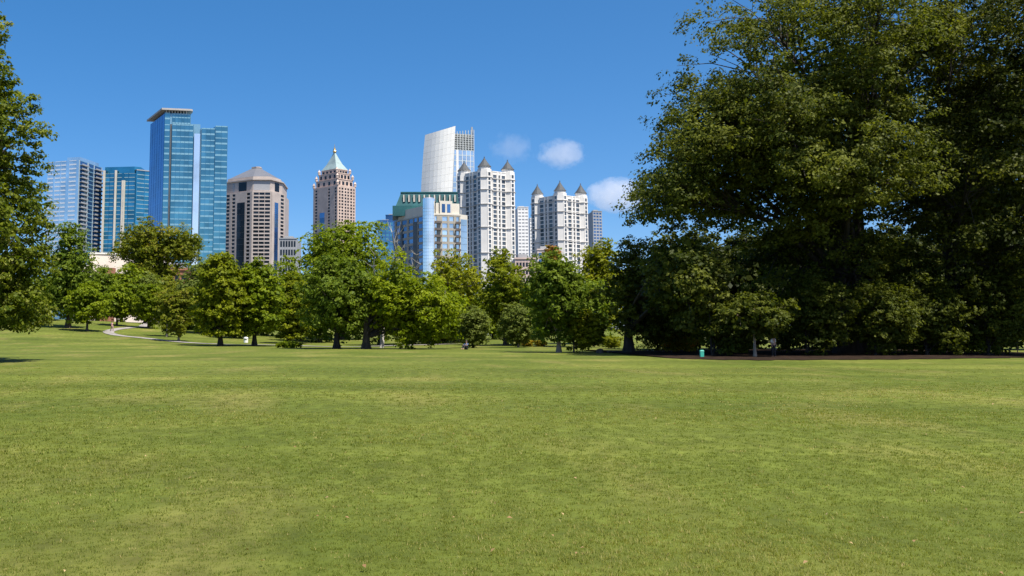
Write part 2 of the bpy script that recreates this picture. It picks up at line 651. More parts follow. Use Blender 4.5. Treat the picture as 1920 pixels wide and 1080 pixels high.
# ---- the tall blue tower with the overhanging roof
def blue_tower():
    C = P2(305, 590); Rr = P2(425, 597); Lf = P2(279, 621)
    Bk = (Lf[0] + Rr[0] - C[0], Lf[1] + Rr[1] - C[1])
    root = building('glass_tower', 'tall blue glass tower with flat cream roof slab and pale vertical strip', C)
    fl = 3.62
    z_a, z_c, z_d, z_e, z_f = wz(211, 590), wz(233, 591), wz(250, 591), wz(240, 594), wz(236.5, 596)
    def along(s, back=0.0):
        p = lerp2(C, Rr, s)
        d = (Lf[0] - C[0], Lf[1] - C[1])
        return (p[0] + d[0] * back, p[1] + d[1] * back)
    core = MB()
    core.prism([C, along(0.41), along(0.41, 1), Lf], GZ, z_a - 0.5)
    core.prism([along(0.41, 0.03), along(0.57, 0.03), along(0.57, 0.97), along(0.41, 0.97)], GZ, z_c + 0.8)
    core.prism([along(0.57, 0.0), along(0.80, 0.0), along(0.80, 0.95), along(0.57, 0.95)], GZ, z_e - 0.3)
    core.prism([along(0.80, 0.01), along(1.0, 0.01), along(1.0, 0.93), along(0.80, 0.93)], GZ, z_f - 0.3)
    core.build('core', m_mull2, root)
    wall = MB()
    span = mat('spandrel_tower', (0.22, 0.42, 0.52), 0.4, 0.3, var=0.06, scale=0.08)
    zb = GZ + 12
    def rws(top, sill=0.16):
        n = int((top - zb) / fl)
        out = []
        for i in range(n):
            s = 0.30 if i % 2 == 0 else sill
            out.append((top - (i + 1) * fl + s * fl, top - i * fl))
        return out[::-1]
    # slim corner strip, slot, wide bay
    facade(root, C, along(0.085), zb, z_a, [(0.06, 0.94)], rws(z_a - 0.6), wall, m_blue, 0.25, span=span)
    facade(root, along(0.12), along(0.455), zb, z_c, even(5, 0.015, 0.012), rws(z_c - 0.7), wall, m_blue, 0.25, d0=0.6, span=span)
    facade(root, along(0.585), along(0.795), zb, z_e, even(3, 0.015, 0.018), rws(z_e - 0.7), wall, m_blue, 0.25, d0=0.3, span=span)
    facade(root, along(0.80), along(0.995), zb, z_f, even(2, 0.02, 0.02), rws(z_f - 0.7), wall, m_blue, 0.25, d0=0.8, span=span)
    # upper glass of the high block above the wide bay
    up = [(z_c + 1.2, z_c + 4.0), (z_c + 4.6, z_a - 1.2)]
    facade(root, along(0.115), along(0.405), z_c + 0.3, z_a - 0.3, even(6, 0.02, 0.02), up, wall, m_blue, 0.2, span=span)
    wall.build('mullions', m_blue, root)
    slot = MB()
    fbox(slot, frame(along(0.087), along(0.118)), 0.0, 1.15, -0.1, 0.25, zb, z_c)
    slot.build('slot', m_darkgrey, root)
    side = MB(); sw = MB()
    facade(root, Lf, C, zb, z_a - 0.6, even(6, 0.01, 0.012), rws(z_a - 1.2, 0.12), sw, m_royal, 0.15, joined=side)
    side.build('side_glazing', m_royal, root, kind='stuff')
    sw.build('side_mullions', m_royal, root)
    ps = MB(); pw = MB()
    facade(root, along(0.468), along(0.562), zb, z_d, even(2, 0.02, 0.02), rws(z_d - 0.2, 0.1), pw, m_pale, 0.12, joined=ps, d0=1.6)
    fr = frame(along(0.468), along(0.562))
    fbox(pw, fr, 0, fr[3], -0.5, 1.6, zb, z_d - 0.05)
    ps.build('pale_glazing', m_pale, root, kind='stuff')
    pw.build('pale_frame', m_pale, root)
    # roof slab: overhanging, rounded at its right end
    poly = []
    a0 = along(-0.06, -0.05); a1 = along(-0.06, 1.05)
    poly.append(a1); poly.append(a0)
    for k in range(9):
        t = -math.pi / 2 + math.pi * k / 8
        poly.append(along(0.40 + 0.075 * math.cos(t), 0.33 + 0.38 * math.sin(t)))
    poly.append(along(0.40, 1.05))
    rf = MB()
    rf.prism(poly, z_a + 1.4, z_a + 2.5)
    ro = rf.build('roof_slab', mat('roof_cream', (0.44, 0.41, 0.38), 0.7, var=0.05), root)
    pst = MB()
    for k in range(8):
        p = along(0.03 + 0.045 * k, 0.02)
        pst.box(p[0] - 0.25, p[0] + 0.25, p[1] - 0.25, p[1] + 0.25, z_a - 0.6, z_a + 1.4)
    pst.build('roof_posts', m_white, ro)
blue_tower()

# ---- pale blue balcony tower at the far left
def balcony_tower():
    C = P2(146, 775); Lf = P2(87, 786); Rr = P2(189, 812)
    Bk = (Lf[0] + Rr[0] - C[0], Lf[1] + Rr[1] - C[1])
    root = building('apartment_tower', 'pale blue glass apartment tower with balconies beside tall leafy tree', C)
    zt = wz(302, 780)
    core = MB()
    core.prism([C, Rr, Bk, Lf], GZ, zt - 0.4)
    core.build('core', m_mull2, root)
    cap = MB()
    a = lerp2(Lf, C, 0.62)
    cap.prism([a, lerp2(C, Rr, 0.04), lerp2(C, Rr, 0.85), (a[0] + (Rr[0] - C[0]) * 0.85, a[1] + (Rr[1] - C[1]) * 0.85)], zt - 0.4, wz(295, 778))
    cap.build('penthouse', m_ice, root)
    wall = MB(); span = mat('spandrel_white', (0.62, 0.68, 0.74), 0.5, var=0.04)
    zb = GZ + 20
    n = 34
    rw = rows_of(zb, zt - 0.5, n, 0.34)
    facade(root, Lf, C, zb, zt, [(0.02, 0.2), (0.25, 0.42), (0.44, 0.6), (0.7, 0.92)], rw, wall, m_ice, 0.3, span=span)  # sky reflection on this face put into its very light glass tint
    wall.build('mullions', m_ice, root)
    w2 = MB(); s2 = m_mull2
    facade(root, C, Rr, zb, zt, [(0.02, 0.34), (0.40, 0.62), (0.66, 0.97)], rows_of(zb, zt - 0.5, n, 0.22), w2, m_navy, 0.3, span=s2)
    w2.build('side_mullions', m_mull, root)
    h = (zt - 0.5 - zb) / n
    fr = frame(C, Rr)
    for (a, b) in ((0.03, 0.33), (0.64, 0.96)):
        for i in range(6, n):
            m = MB()
            z = zb + i * h
            s0, s1 = a * fr[3], b * fr[3]
            fbox(m, fr, s0, s1, 0.45, 2.2, z - 0.05, z + 0.22)
            fbox(m, fr, s0, s1, 2.12, 2.22, z + 0.22, z + 1.15)
            m.build('balcony', m_grey, root)
balcony_tower()

# ---- teal slab between the two
def teal_slab():
    A = P2(193, 800); B = P2(254, 797); Cc = P2(308, 812)
    d = Vector((0.10, 1.0)).normalized() * 26
    root = building('apartment_tower', 'teal glass apartment tower with cream columns beside the tall blue tower', A)
    zt = wz(325, 798); zc = wz(312, 798); zr = wz(321, 803)
    core = MB()
    core.prism([A, B, (B[0] + d.x, B[1] + d.y), (A[0] + d.x, A[1] + d.y)], GZ, zt - 0.2)
    core.prism([(B[0] + 0.05, B[1]), Cc, (Cc[0] + d.x, Cc[1] + d.y), (B[0] + d.x + 0.05, B[1] + d.y)], GZ, zr - 0.2)
    core.build('core', m_teal, root)
    cr = MB()
    q = lerp2(B, Cc, 0.12)
    cr.prism([(A[0] + 0.3, A[1] + 2), (lerp2(A, B, .93)[0], B[1] + 1.5), (q[0], q[1] + 3), (q[0], q[1] + 20), (A[0], A[1] + 20)], zt - 0.2, zc)
    cr.build('crown', m_teal, root)
    zb = GZ + 20
    n = 32
    wall = MB(); span = mat('spandrel_teal', (0.22, 0.33, 0.36), 0.5, 0.1, var=0.08)
    facade(root, A, B, zb, zt, [(0.05, 0.19), (0.2, 0.34), (0.42, 0.56), (0.64, 0.76), (0.78, 0.97)], rows_of(zb, zt - 0.4, n, 0.2), wall, m_teal, 0.35, span=span)
    w2 = MB()
    facade(root, B, Cc, zb, zr, [(0.03, 0.28), (0.3, 0.5), (0.53, 0.73), (0.75, 0.98)], rows_of(zb, zr - 0.4, n, 0.18), w2, m_teal, 0.3, span=span)
    wall.build('wall', m_teal, root)
    w2.build('mullions', m_teal, root)
    fr = frame(A, B)
    for t in (0.0, 0.36, 0.58, 0.62):
        m = MB()
        fbox(m, fr, t * fr[3], t * fr[3] + 1.5, 0.3, 1.4, zb, zt + (2.5 if t in (0.0, 0.36) else -6))
        m.build('column', m_cream, root)
    m = MB()
    f2 = frame(B, Cc)
    fbox(m, f2, 0, f2[3], -2, 0.7, zr - 0.2, zr + 0.6)
    m.build('parapet', m_grey, root)
teal_slab()

# ---- granite tower with the truncated pyramid
def granite_tower():
    y0 = 845
    Lf = P2(417, 866); C1 = P2(473, 846); C2 = P2(509, 847); Rr = P2(533, 866)
    root = building('granite_tower', 'pink granite office tower with grey truncated pyramid roof', C1)
    zt, zm, ze, za = wz(360, 850), wz(338, 850), wz(330, 850), wz(305, 852)
    cx, cy = (Lf[0] + Rr[0]) / 2, 885.0
    poly = [Lf, C1, C2, Rr, (Rr[0], 904), (C2[0], 922), (C1[0], 922), (Lf[0], 904)]
    def shrink(f):
        return [(cx + (p[0] - cx) * f, cy + (p[1] - cy) * f) for p in poly]
    core = MB()
    core.prism(poly, GZ, zt)
    core.prism(shrink(0.93), zt, zm)
    core.prism(shrink(0.97), zm, zm + 1.0)
    core.prism(shrink(0.86), zm + 1.0, ze)
    core.build('core', m_granite, root)
    # roof: hipped faces up to a small flat top
    rf = MB()
    top = [(cx + (p[0] - cx) * 0.14, cy + (p[1] - cy) * 0.14) for p in poly]
    rf.prism(shrink(0.84), ze + 0.02, za, top)
    ro = rf.build('roof', mat('roof_zinc', (0.19, 0.19, 0.20), 0.45, 0.3, var=0.06, scale=0.1), root)
    tp = MB(); tp.prism([(cx + (p[0] - cx) * 0.16, cy + (p[1] - cy) * 0.16) for p in poly], za + 0.01, za + 1.2)
    tp.build('roof_cap', m_granite, ro)
    zb = GZ + 28
    n = 28
    rw = rows_of(zb, zt - 1.0, n, 0.36)
    wall = MB()
    facade(root, Lf, C1, zb, zt, [(0.03, 0.14), (0.15, 0.26), (0.345, 0.45), (0.83, 0.94)], rw, wall, m_dark, 0.5)
    facade(root, C1, C2, zb, zt, [(0.07, 0.34), (0.365, 0.635), (0.66, 0.93)], rw, wall, m_dark, 0.5)
    facade(root, C2, Rr, zb, zt, [(0.68, 0.93)], rw, wall, m_dark, 0.5)
    wall.build('wall', m_granite, root)
    for (a, b, P, Q, mm) in ((0.52, 0.77, Lf, C1, m_dark), (0.2, 0.48, C2, Rr, m_navy)):
        fr = frame(P, Q)
        h = (zt - 9 - zb) / 16
        for i in range(16):
            pane(root, fr, a * fr[3], (a + b) / 2 * fr[3] - 0.05, 0.62, zb + i * h + 0.12, zb + (i + 1) * h, mm, 'glass_strip')
            pane(root, fr, (a + b) / 2 * fr[3] + 0.05, b * fr[3], 0.62, zb + i * h + 0.12, zb + (i + 1) * h, mm, 'glass_strip')
    # attic openings
    S = shrink(0.93)
    fr = frame(S[0], S[1])
    pane(root, fr, 0.50 * fr[3], 0.78 * fr[3], 0.05, zt + 1.5, zm - 1.0, m_dark, 'attic_window')
    pane(root, fr, 0.28 * fr[3], 0.36 * fr[3], 0.05, zt + 1.5, zm - 1.0, m_grey, 'attic_window')
    fr = frame(S[1], S[2])
    pane(root, fr, 0.05 * fr[3], 0.95 * fr[3], 0.05, zt + 1.5, zm - 1.0, mat('louvre', (0.33, 0.33, 0.34), 0.5, var=0.05), 'louvre')
    fr = frame(S[2], S[3])
    pane(root, fr, 0.35 * fr[3], 0.72 * fr[3], 0.05, zt + 1.5, zm - 1.0, m_dark, 'attic_window')
granite_tower()

# ---- rose granite tower with spire
def spire_tower():
    C = P2(633, 1140); Lf = P2(588, 1172); Rr = P2(666, 1160)
    root = building('spire_tower', 'rose granite tower with pale green pyramid roof and gold finial', C)
    Bk = (Lf[0] + Rr[0] - C[0], Lf[1] + Rr[1] - C[1])
    poly = [C, Rr, Bk, Lf]
    cx = sum(p[0] for p in poly) / 4; cy = sum(p[1] for p in poly) / 4
    def shrink(f):
        return [(cx + (p[0] - cx) * f, cy + (p[1] - cy) * f) for p in poly]
    z1, z2, z3, z4, za, zs = wz(350, 1150), wz(337, 1150), wz(325, 1150), wz(317, 1150), wz(283, 1155), wz(267, 1155)
    core = MB()
    core.prism(poly, GZ, z1)
    core.prism(shrink(0.88), z1, z2)
    core.prism(shrink(0.75), z2, z3)
    core.prism(shrink(0.62), z3, z4)
    for z, f in ((z1, 1.02), (z2, 0.90), (z3, 0.77), (z4, 0.64)):
        core.prism(shrink(f), z - 0.02, z + 0.9)
    core.build('core', m_granite2, root)
    rf = MB()
    prof = [(0.64, z4 + 0.9), (0.38, z4 + (za - z4) * 0.36), (0.19, z4 + (za - z4) * 0.70), (0.04, za)]
    for (f0, a), (f1, b) in zip(prof[:-1], prof[1:]):
        rf.prism(shrink(f0), a, b, shrink(f1))
    ro = rf.build('roof', m_copper, root)
    fn = MB()
    fn.cone((cx, cy), [(1.6, za - 0.5), (2.3, za + 1.5), (1.2, za + 3.2), (1.7, za + 4.4), (0.5, za + 5.5), (0.12, zs)], 8)
    fn.build('finial', m_gold, ro)
    zb = GZ + 80
    n = 24
    rw = rows_of(zb, z1 - 2, n, 0.38)
    wall = MB()
    facade(root, C, Rr, zb, z1, [(0.06, 0.14), (0.2, 0.3), (0.38, 0.47), (0.53, 0.62), (0.7, 0.8), (0.87, 0.94)], rw, wall, m_dark, 0.5)
    facade(root, Lf, C, zb, z1, [(0.08, 0.17), (0.62, 0.7), (0.9, 0.97)], rw, wall, m_dark, 0.5)
    wall.build('wall', m_granite2, root)
    fr = frame(Lf, C)
    for i in range(10):
        h = (z1 - 30 - zb) / 10
        pane(root, fr, 0.28 * fr[3], 0.48 * fr[3], 0.6, zb + i * h + 0.2, zb + (i + 1) * h, m_navy, 'glass_strip')
    for f, za_, zb_ in ((0.88, z1 + 2, z2 - 2), (0.75, z2 + 2, z3 - 1.5), (0.62, z3 + 1.6, z4 - 1.2)):
        S = shrink(f)
        for (p, q, k) in ((S[0], S[1], 4), (S[3], S[0], 4)):
            fr = frame(p, q)
            for i in range(k):
                c = (i + 0.5) / k * fr[3]
                pane(root, fr, c - 1.7, c + 1.7, 0.06, za_, zb_, m_dark, 'arch_window')
    # corner pinnacles
    for f, z in ((1.0, z1 + 0.9), (0.88, z2 + 0.9), (0.75, z3 + 0.9)):
        S = shrink(f * 0.985)
        for p in (S[0], S[1], S[3]):
            m = MB()
            m.cone(p, [(1.6, z), (1.6, z + 3.2), (2.0, z + 3.3), (0.1, z + 6.5)], 6)
            m.build('pinnacle', m_granite2, root)
spire_tower()

# ---- white tower with leaning screen walls
def sail_tower():
    y = 1000.0
    root = building('screen_tower', 'tall white tower with sloping top and curved screen walls', P2(850, y))
    zb = 40.0
    # left screen: a thin curved shell, panel by panel
    NC, NR = 8, 16
    def left_pt(s, t, off=0.0):
        # s across 0..1, t up 0..1
        vtop = 253 + (236 - 253) * s
        v = 440 + (vtop - 440) * t
        ul = 788 + 9 * t ** 2.2
        ur = 846 + 8 * t ** 1.4
        p = W(ul + (ur - ul) * s, v, 1)
        yy = y + 6 - 10 * s - 5 * math.sin(math.pi * s) + off
        q = W(ul + (ur - ul) * s, v, yy)
        return q
    for i in range(NC):
        for j in range(NR):
            g = 0.005
            cs = [(i + g) / NC, (i + 1 - g) / NC]
            ts = [(j + g * 1.6) / NR, (j + 1 - g * 1.6) / NR]
            m = MB()
            f = [left_pt(cs[0], ts[0]), left_pt(cs[1], ts[0]), left_pt(cs[1], ts[1]), left_pt(cs[0], ts[1])]
            b = [p + Vector((0, 0.6, 0)) for p in f]
            m.hexa([f[0], f[1], b[1], b[0], f[3], f[2], b[2], b[3]])
            m.build('panel', m_sail, root)
    bk = MB()
    for i in range(NC):
        a0, a1 = left_pt(i / NC, 0, 1.2), left_pt((i + 1) / NC, 0, 1.2)
        b0, b1 = left_pt(i / NC, 1, 1.2), left_pt((i + 1) / NC, 1, 1.2)
        d = Vector((0, 6, 0))
        bk.hexa([a0, a1, a1 + d, a0 + d, b0, b1, b1 + d, b0 + d])
    bk.build('screen_frame', m_grey, root)
    # right block: blue glass with an open lattice crown
    A = P2(847, y - 2, 320); B = P2(889, y + 6, 320)
    zt, zl = wz(281, y), wz(241, y)
    core = MB()
    core.prism([A, B, (B[0] + 2, B[1] + 34), (A[0] - 20, A[1] + 34)], GZ, zt)
    core.build('core', m_navy, root)
    wall = MB(); sp = m_mull
    facade(root, A, B, zb, zt, [(0.02, 0.2), (0.3, 0.46), (0.48, 0.64), (0.66, 0.82), (0.84, 0.98)], rows_of(zb, zt - 0.3, 26, 0.25), wall, m_ice, 0.3, span=sp)
    wall.build('mullions', m_white, root)
    lat = MB()
    fr = frame(A, B)
    for k in range(9):
        s = fr[3] * k / 8
        top = zl - (1 - k / 8) * 4
        fbox(lat, fr, s - 0.3, s + 0.3, -0.6, 0.3, zt - 0.5, top)
    for k in range(8):
        z = zt + (zl - 6 - zt) * k / 7
        fbox(lat, fr, 0, fr[3], -0.4, 0.1, z - 0.25, z + 0.25)
    lat.build('lattice', mat('lattice_steel', (0.56, 0.58, 0.56), 0.5, 0.2, var=0.1), root)
    scn = MB()
    fbox(scn, fr, 0.4, fr[3] - 0.4, -3.0, -1.4, zt - 0.2, zl - 5)
    scn.build('plant_screen', mat('plant_screen', (0.34, 0.36, 0.34), 0.7, var=0.3, scale=0.3), root)
    edge = MB()
    p0, p1 = W(889.5, 440, y + 7), W(885.5, 238, y + 7)
    w = Vector((1.2, 0, 0)); d = Vector((0, 3, 0))
    edge.hexa([p0 - w, p0 + w, p0 + w + d, p0 - w + d, p1 - w, p1 + w * 0.4, p1 + w * 0.4 + d, p1 - w + d])
    edge.build('edge_fin', m_grey, root)
sail_tower()

# ---- apartment block with the teal mansard roof
def mansard_block():
    Lf = P2(741, 585, 450); C = P2(800, 552, 450); Rr = P2(862, 558, 450); R2 = P2(876, 562, 450)
    root = building('apartment_block', 'cream apartment block with teal mansard roof and rounded glass corner', C)
    zt, zp = wz(404, 556), wz(381, 556)
    back = (C[0] + 6, 600)
    core = MB()
    core.prism([C, Rr, (Rr[0], 598), (Lf[0] + 4, 612), Lf], GZ, zt)
    core.build('core', m_cream, root)
    zb = GZ + 6
    n = 15
    rw = rows_of(zb, zt - 0.8, n, 0.36)
    # left face: blue bay, dark balcony slots
    wl = MB()
    facade(root, Lf, C, zb, zt - 0.3, [(0.06, 0.2), (0.24, 0.4), (0.46, 0.6), (0.62, 0.72), (0.76, 0.93)], rw, wl, m_navy, 0.4)
    wl.build('side_wall', mat('render_khaki', (0.36, 0.33, 0.27), 0.8, var=0.06), root)
    fr = frame(Lf, C)
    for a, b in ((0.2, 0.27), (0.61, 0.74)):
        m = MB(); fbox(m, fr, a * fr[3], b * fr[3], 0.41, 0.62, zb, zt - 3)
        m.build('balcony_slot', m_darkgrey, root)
    # right face
    wr = MB()
    f2 = facade(root, lerp2(C, Rr, 0.2), Rr, zb, zt - 0.3, [(0.03, 0.13), (0.33, 0.52), (0.60, 0.76), (0.86, 0.97)], rw, wr, m_ice, 0.5)
    wr.build('front_wall', mat('render_khaki', (0.36, 0.33, 0.27), 0.8, var=0.06), root)
    h = (zt - 0.8 - zb) / n
    for a, b in ((0.0, 0.28), (0.80, 1.0)):
        for i in range(n):
            m = MB()
            z = zb + i * h
            fbox(m, f2, a * f2[3], b * f2[3], 0.6, 1.9, z - 0.1, z + 0.1)
            fbox(m, f2, a * f2[3], b * f2[3], 1.82, 1.9, z + 0.1, z + 1.1)
            m.build('balcony', mat('balcony_bronze', (0.12, 0.10, 0.085), 0.5, var=0.1), root)
    # rounded glass corner
    c = P2(804, 552.5, 450)
    dr = MB(); rg = MB()
    dr.cone(c, [(3.5, GZ), (3.5, wz(373, 552)), (3.0, wz(371, 552))], 20)
    for i in range(34):
        z = zb + i * 1.9
        if z < wz(374, 552): rg.cone(c, [(3.54, z), (3.54, z + 0.16)], 20)
    d_o = dr.build('glass_corner', m_pale, root, smooth=False)
    rg.build('ring', m_mull, d_o)
    # cream penthouse with arched windows, balustrade cornice
    pt = MB()
    P = lambda t, b: (lerp2(C, Rr, t)[0], lerp2(C, Rr, t)[1] + b)
    pt.prism([P(0.28, 0.5), P(1.0, 0.5), P(1.0, 14), P(0.28, 14)], zt + 0.02, zp)
    pt.prism([P(0.24, -0.7), P(1.03, -0.7), P(1.03, 0.45), P(0.24, 0.45)], zt + 0.0, zt + 0.9)
    pt.prism([P(0.4, -0.4), P(0.78, -0.4), P(0.78, 0.45), P(0.4, 0.45)], zt + 0.9, zp + 1.2)
    q0, q1 = lerp2(Lf, C, 0.1), lerp2(Lf, C, 0.9)
    pt.prism([q0, q1, (q1[0] + 5, q1[1] + 10), (q0[0] + 5, q0[1] + 10)], zt + 0.02, wz(388, 560))
    pt.build('penthouse', m_cream, root)
    fr = frame(P(0.4, -0.4), P(0.78, -0.4))
    for a, b in ((0.16, 0.42), (0.58, 0.84)):
        pane(root, fr, a * fr[3], b * fr[3], 0.05, zt + 1.6, zp - 0.6, m_navy, 'penthouse_window')
    # right-hand blue strip
    st = MB()
    fr = frame(Rr, R2)
    fbox(st, fr, 0.1, fr[3], -12, 0.3, GZ, wz(403, 560))
    s_o = st.build('stair_tower', m_cream, root)
    for i in range(16):
        z = zb + i * h * 0.92
        pane(root, fr, 0.5, fr[3] - 0.4, 0.36, z + 0.15, z + h * 0.92, m_ice, 'stair_window')
    # mansard roof with a row of slots
    yb = 575
    rz0, rz1, rz2 = wz(405, yb), wz(386, yb), wz(361, yb)
    a0, a1 = wx(736, yb, 400), wx(862, yb, 400)
    b0, b1 = wx(752, yb, 361), wx(858, yb, 361)
    k0, k1 = wx(742, yb, 386), wx(861, yb, 386)
    rf = MB()
    rf.prism([(a0, yb - 1), (a1, yb - 1), (a1, yb + 24), (a0, yb + 24)], rz0, rz1)
    rf.prism([(k0, yb), (k1, yb), (k1, yb + 22), (k0, yb + 22)], rz1 + 0.01, rz2, [(b0, yb + 1.5), (b1, yb + 1.5), (b1, yb + 18), (b0, yb + 18)])
    rf.box(b0 - 0.3, b1 + 0.3, yb + 1.1, yb + 18.3, rz2 + 0.01, rz2 + 0.6)
    ro = rf.build('mansard_roof', m_tealroof, root)
    for i in range(11):
        x = b0 + 1.6 + (b1 - b0 - 3.2) * i / 10
        m = MB()
        m.box(x - 0.32, x + 0.32, yb - 0.2, yb + 1.6, rz1 + 2.4, rz2 - 1.4)
        m.build('slot_window', m_cream, ro)
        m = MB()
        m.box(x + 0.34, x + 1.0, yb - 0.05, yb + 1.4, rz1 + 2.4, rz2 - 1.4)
        m.build('slot_shade_gap', m_darkgrey, ro)  # dark box stands in for the shade beside each slot
mansard_block()

# ---- the two white castle-like towers
def castle_tower(label, uF, yF, uL, uR, v_tip, v_drum, v_wall, bands, v_ref):
    Fp = Vector(P2(uF, yF, v_ref))
    k = yF / F
    sc_, ss_ = (uR - uF) * k, (uF - uL) * k
    S = math.hypot(sc_, ss_)
    al = math.atan2(ss_, sc_)
    e1 = Vector((math.cos(al), math.sin(al))); e2 = Vector((-math.sin(al), math.cos(al)))
    Rp, Lp, Bp = Fp + e1 * S, Fp + e2 * S, Fp + e1 * S + e2 * S
    root = building('castle_tower', label, (Fp.x, Fp.y))
    z_tip, z_drum, z_wall = wz(v_tip, yF), wz(v_drum, yF), wz(v_wall, yF)
    r = 5.0
    rc = r / math.cos(math.pi / 8)
    rot = al + math.pi / 8
    core = MB()
    core.prism([tuple(Fp - (e1 + e2) * 2.6), tuple(Rp - (e2 - e1) * 2.6), tuple(Bp + (e1 + e2) * 2.6), tuple(Lp - (e1 - e2) * 2.6)], GZ, z_wall)
    core.build('core', m_white, root)
    zb = GZ + 10
    fl = 3.15
    n = int((z_wall - 2.0 - zb) / fl)
    rw = rows_of(zb, z_wall - 2.0, n, 0.22)
    nd = int((z_drum - 4.5 - zb) / fl)
    rd = rows_of(zb, z_drum - 4.5, nd, 0.22)
    wall = MB()
    inset = -2.6
    def wall_face(P, Q, nrm):
        e = (Q - P).normalized()
        A = P + e * r * 0.95 - nrm * inset
        B = Q - e * r * 0.95 - nrm * inset
        facade(root, tuple(A), tuple(B), zb, z_wall, [(0.05, 0.31), (0.44, 0.56), (0.69, 0.95)], rw, wall, m_smoke, 0.5)
        fr = frame(tuple(A), tuple(B))
        fbox(wall, fr, 0.34 * fr[3], 0.43 * fr[3], 0.4, 0.9, zb, z_wall + 0.5)
        fbox(wall, fr, 0.57 * fr[3], 0.66 * fr[3], 0.4, 0.9, zb, z_wall + 0.5)
        fbox(wall, fr, 0, fr[3], -1, 0.7, z_wall + 0.02, z_wall + 0.7)
    n1 = Vector((e1.y, -e1.x)); n2 = -e1
    wall_face(Fp, Rp, n1)
    wall_face(Lp, Fp, n2)
    wall.build('wall', m_white, root)
    for c in (Fp, Rp, Lp, Bp):
        m = MB()
        m.cone(c, [(rc, GZ), (rc, z_drum - 2.0)], 8, rot)
        m.cone(c, [(rc * 0.82, z_drum - 1.98), (rc * 0.82, z_drum)], 12, rot)
        d = m.build('corner_drum', m_white, root)
        t = MB()
        hh = z_tip - z_drum
        t.cone(c, [(rc * 0.95, z_drum + 0.01), (rc * 0.88, z_drum + 0.35), (rc * 0.52, z_drum + hh * 0.36), (rc * 0.2, z_drum + hh * 0.68), (0.32, z_drum + hh * 0.84), (0.30, z_drum + hh * 0.88), (0.45, z_drum + hh * 0.91), (0.04, z_tip)], 14)
        t.build('turret_roof', m_slate, d)
        if c is Bp:
            continue
        dw = MB()
        for nrm in (n1, n2):
            tt = Vector((-nrm.y, nrm.x))
            hw = r * math.tan(math.pi / 8)
            A = c + nrm * (r - 0.02) - tt * hw * 0.98
            B = c + nrm * (r - 0.02) + tt * hw * 0.98
            facade(root, tuple(A), tuple(B), zb, z_drum - 4.0, [(0.24, 0.76)], rd, dw, m_smoke, 0.3)
        dw.build('drum_wall', m_white, d)
    for v in bands:
        z = wz(v, yF)
        for c in (Fp, Rp, Lp):
            m = MB()
            m.cone(c, [(rc * 1.08, z - 0.35), (rc * 1.13, z), (rc * 1.13, z + 0.3)], 8, rot)
            m.build('cornice', mat('cornice_stone', (0.50, 0.48, 0.45), 0.8, var=0.1), root)
        if z < z_wall:
            for (P, Q, nrm) in ((Fp, Rp, n1), (Lp, Fp, n2)):
                e = (Q - P).normalized()
                fr = frame(tuple(P + e * r * 0.9 - nrm * inset), tuple(Q - e * r * 0.9 - nrm * inset))
                m = MB()
                fbox(m, fr, 0, fr[3], 0.0, 1.05, z - 0.3, z + 0.3)
                m.build('cornice', MATS['cornice_stone'], root)
castle_tower('tall white castle-like tower with three slate turrets rising above teal mansard roof', 909, 700, 874, 957, 293, 313, 322, (334, 357, 384, 427, 475), 400)
castle_tower('shorter white castle-like tower with slate turrets standing beside the big dark tree', 1051, 770, 1015, 1097, 338, 358, 368, (377, 398, 426, 452), 420)

# ---- plainer buildings behind
def slab(name, label, u0, u1, v, y, depth, wallm, gm, nc, fl=3.4, zb=None, proud=0.3, sill=0.4, yaw=0.0, cap=True):
    A = P2(u0, y, v + 40); B = P2(u1, y + yaw, v + 40)
    root = building(name, label, A)
    zt = wz(v, y)
    core = MB()
    core.prism([A, B, (B[0], B[1] + depth), (A[0], A[1] + depth)], GZ, zt)
    core.build('core', wallm, root)
    z0 = max(GZ + 3, zt - 22 * fl) if zb is None else zb
    n = max(1, int((zt - 1.2 - z0) / fl))
    wall = MB()
    facade(root, A, B, z0, zt - 0.2, even(nc, 0.06, 0.25 / max(nc, 2)), rows_of(z0, zt - 1.4, n, sill), wall, gm, proud)
    if cap:
        fr = frame(A, B)
        fbox(wall, fr, -0.3, fr[3] + 0.3, -0.5, proud + 0.35, zt + 0.01, zt + 0.7)
    wall.build('wall', wallm, root)
    w = B[0] - A[0]
    q = MB()
    q.box(A[0] + w * 0.25, A[0] + w * 0.7, A[1] + depth * 0.3, A[1] + depth * 0.7, zt + 0.02, zt + 2.6)
    q.box(A[0] + w * 0.74, A[0] + w * 0.84, A[1] + depth * 0.3, A[1] + depth * 0.45, zt + 0.02, zt + 1.6)
    q.build('plant_room', m_grey, root)
    return root

slab('office_block', 'slim white office block just behind the tall castle-like tower', 971, 991, 389, 1000, 30, mat('render_bright', (0.86, 0.84, 0.80), 0.7, var=0.03), m_grey, 3, sill=0.55)
slab('office_block', 'narrow white sliver of a block touching the shorter castle-like tower', 994, 1003, 411, 1050, 25, MATS['render_bright'], m_grey, 2, sill=0.5)
slab('office_block', 'grey glass office block half hidden behind the shorter castle-like tower', 1112, 1129, 396, 1100, 30, m_grey, m_navy, 3, yaw=4)
slab('office_block', 'low navy glass office block left of the teal mansard roof', 708, 738, 414, 900, 40, m_navy, m_blue, 4, sill=0.3)
slab('office_block', 'small navy roof block stepping up behind the low glass office', 723, 745, 404, 960, 30, m_navy, m_navy, 2, sill=0.4)
slab('stone_hall', 'pale grey stone hall with pilasters beside the granite tower', 523, 556, 448, 620, 30, m_grey, m_dark, 6, fl=5.0, sill=0.3)
slab('low_house', 'pink rendered low house below the slim white office block', 966, 1004, 486, 420, 20, m_pinkwall, m_dark, 6, fl=3.2)
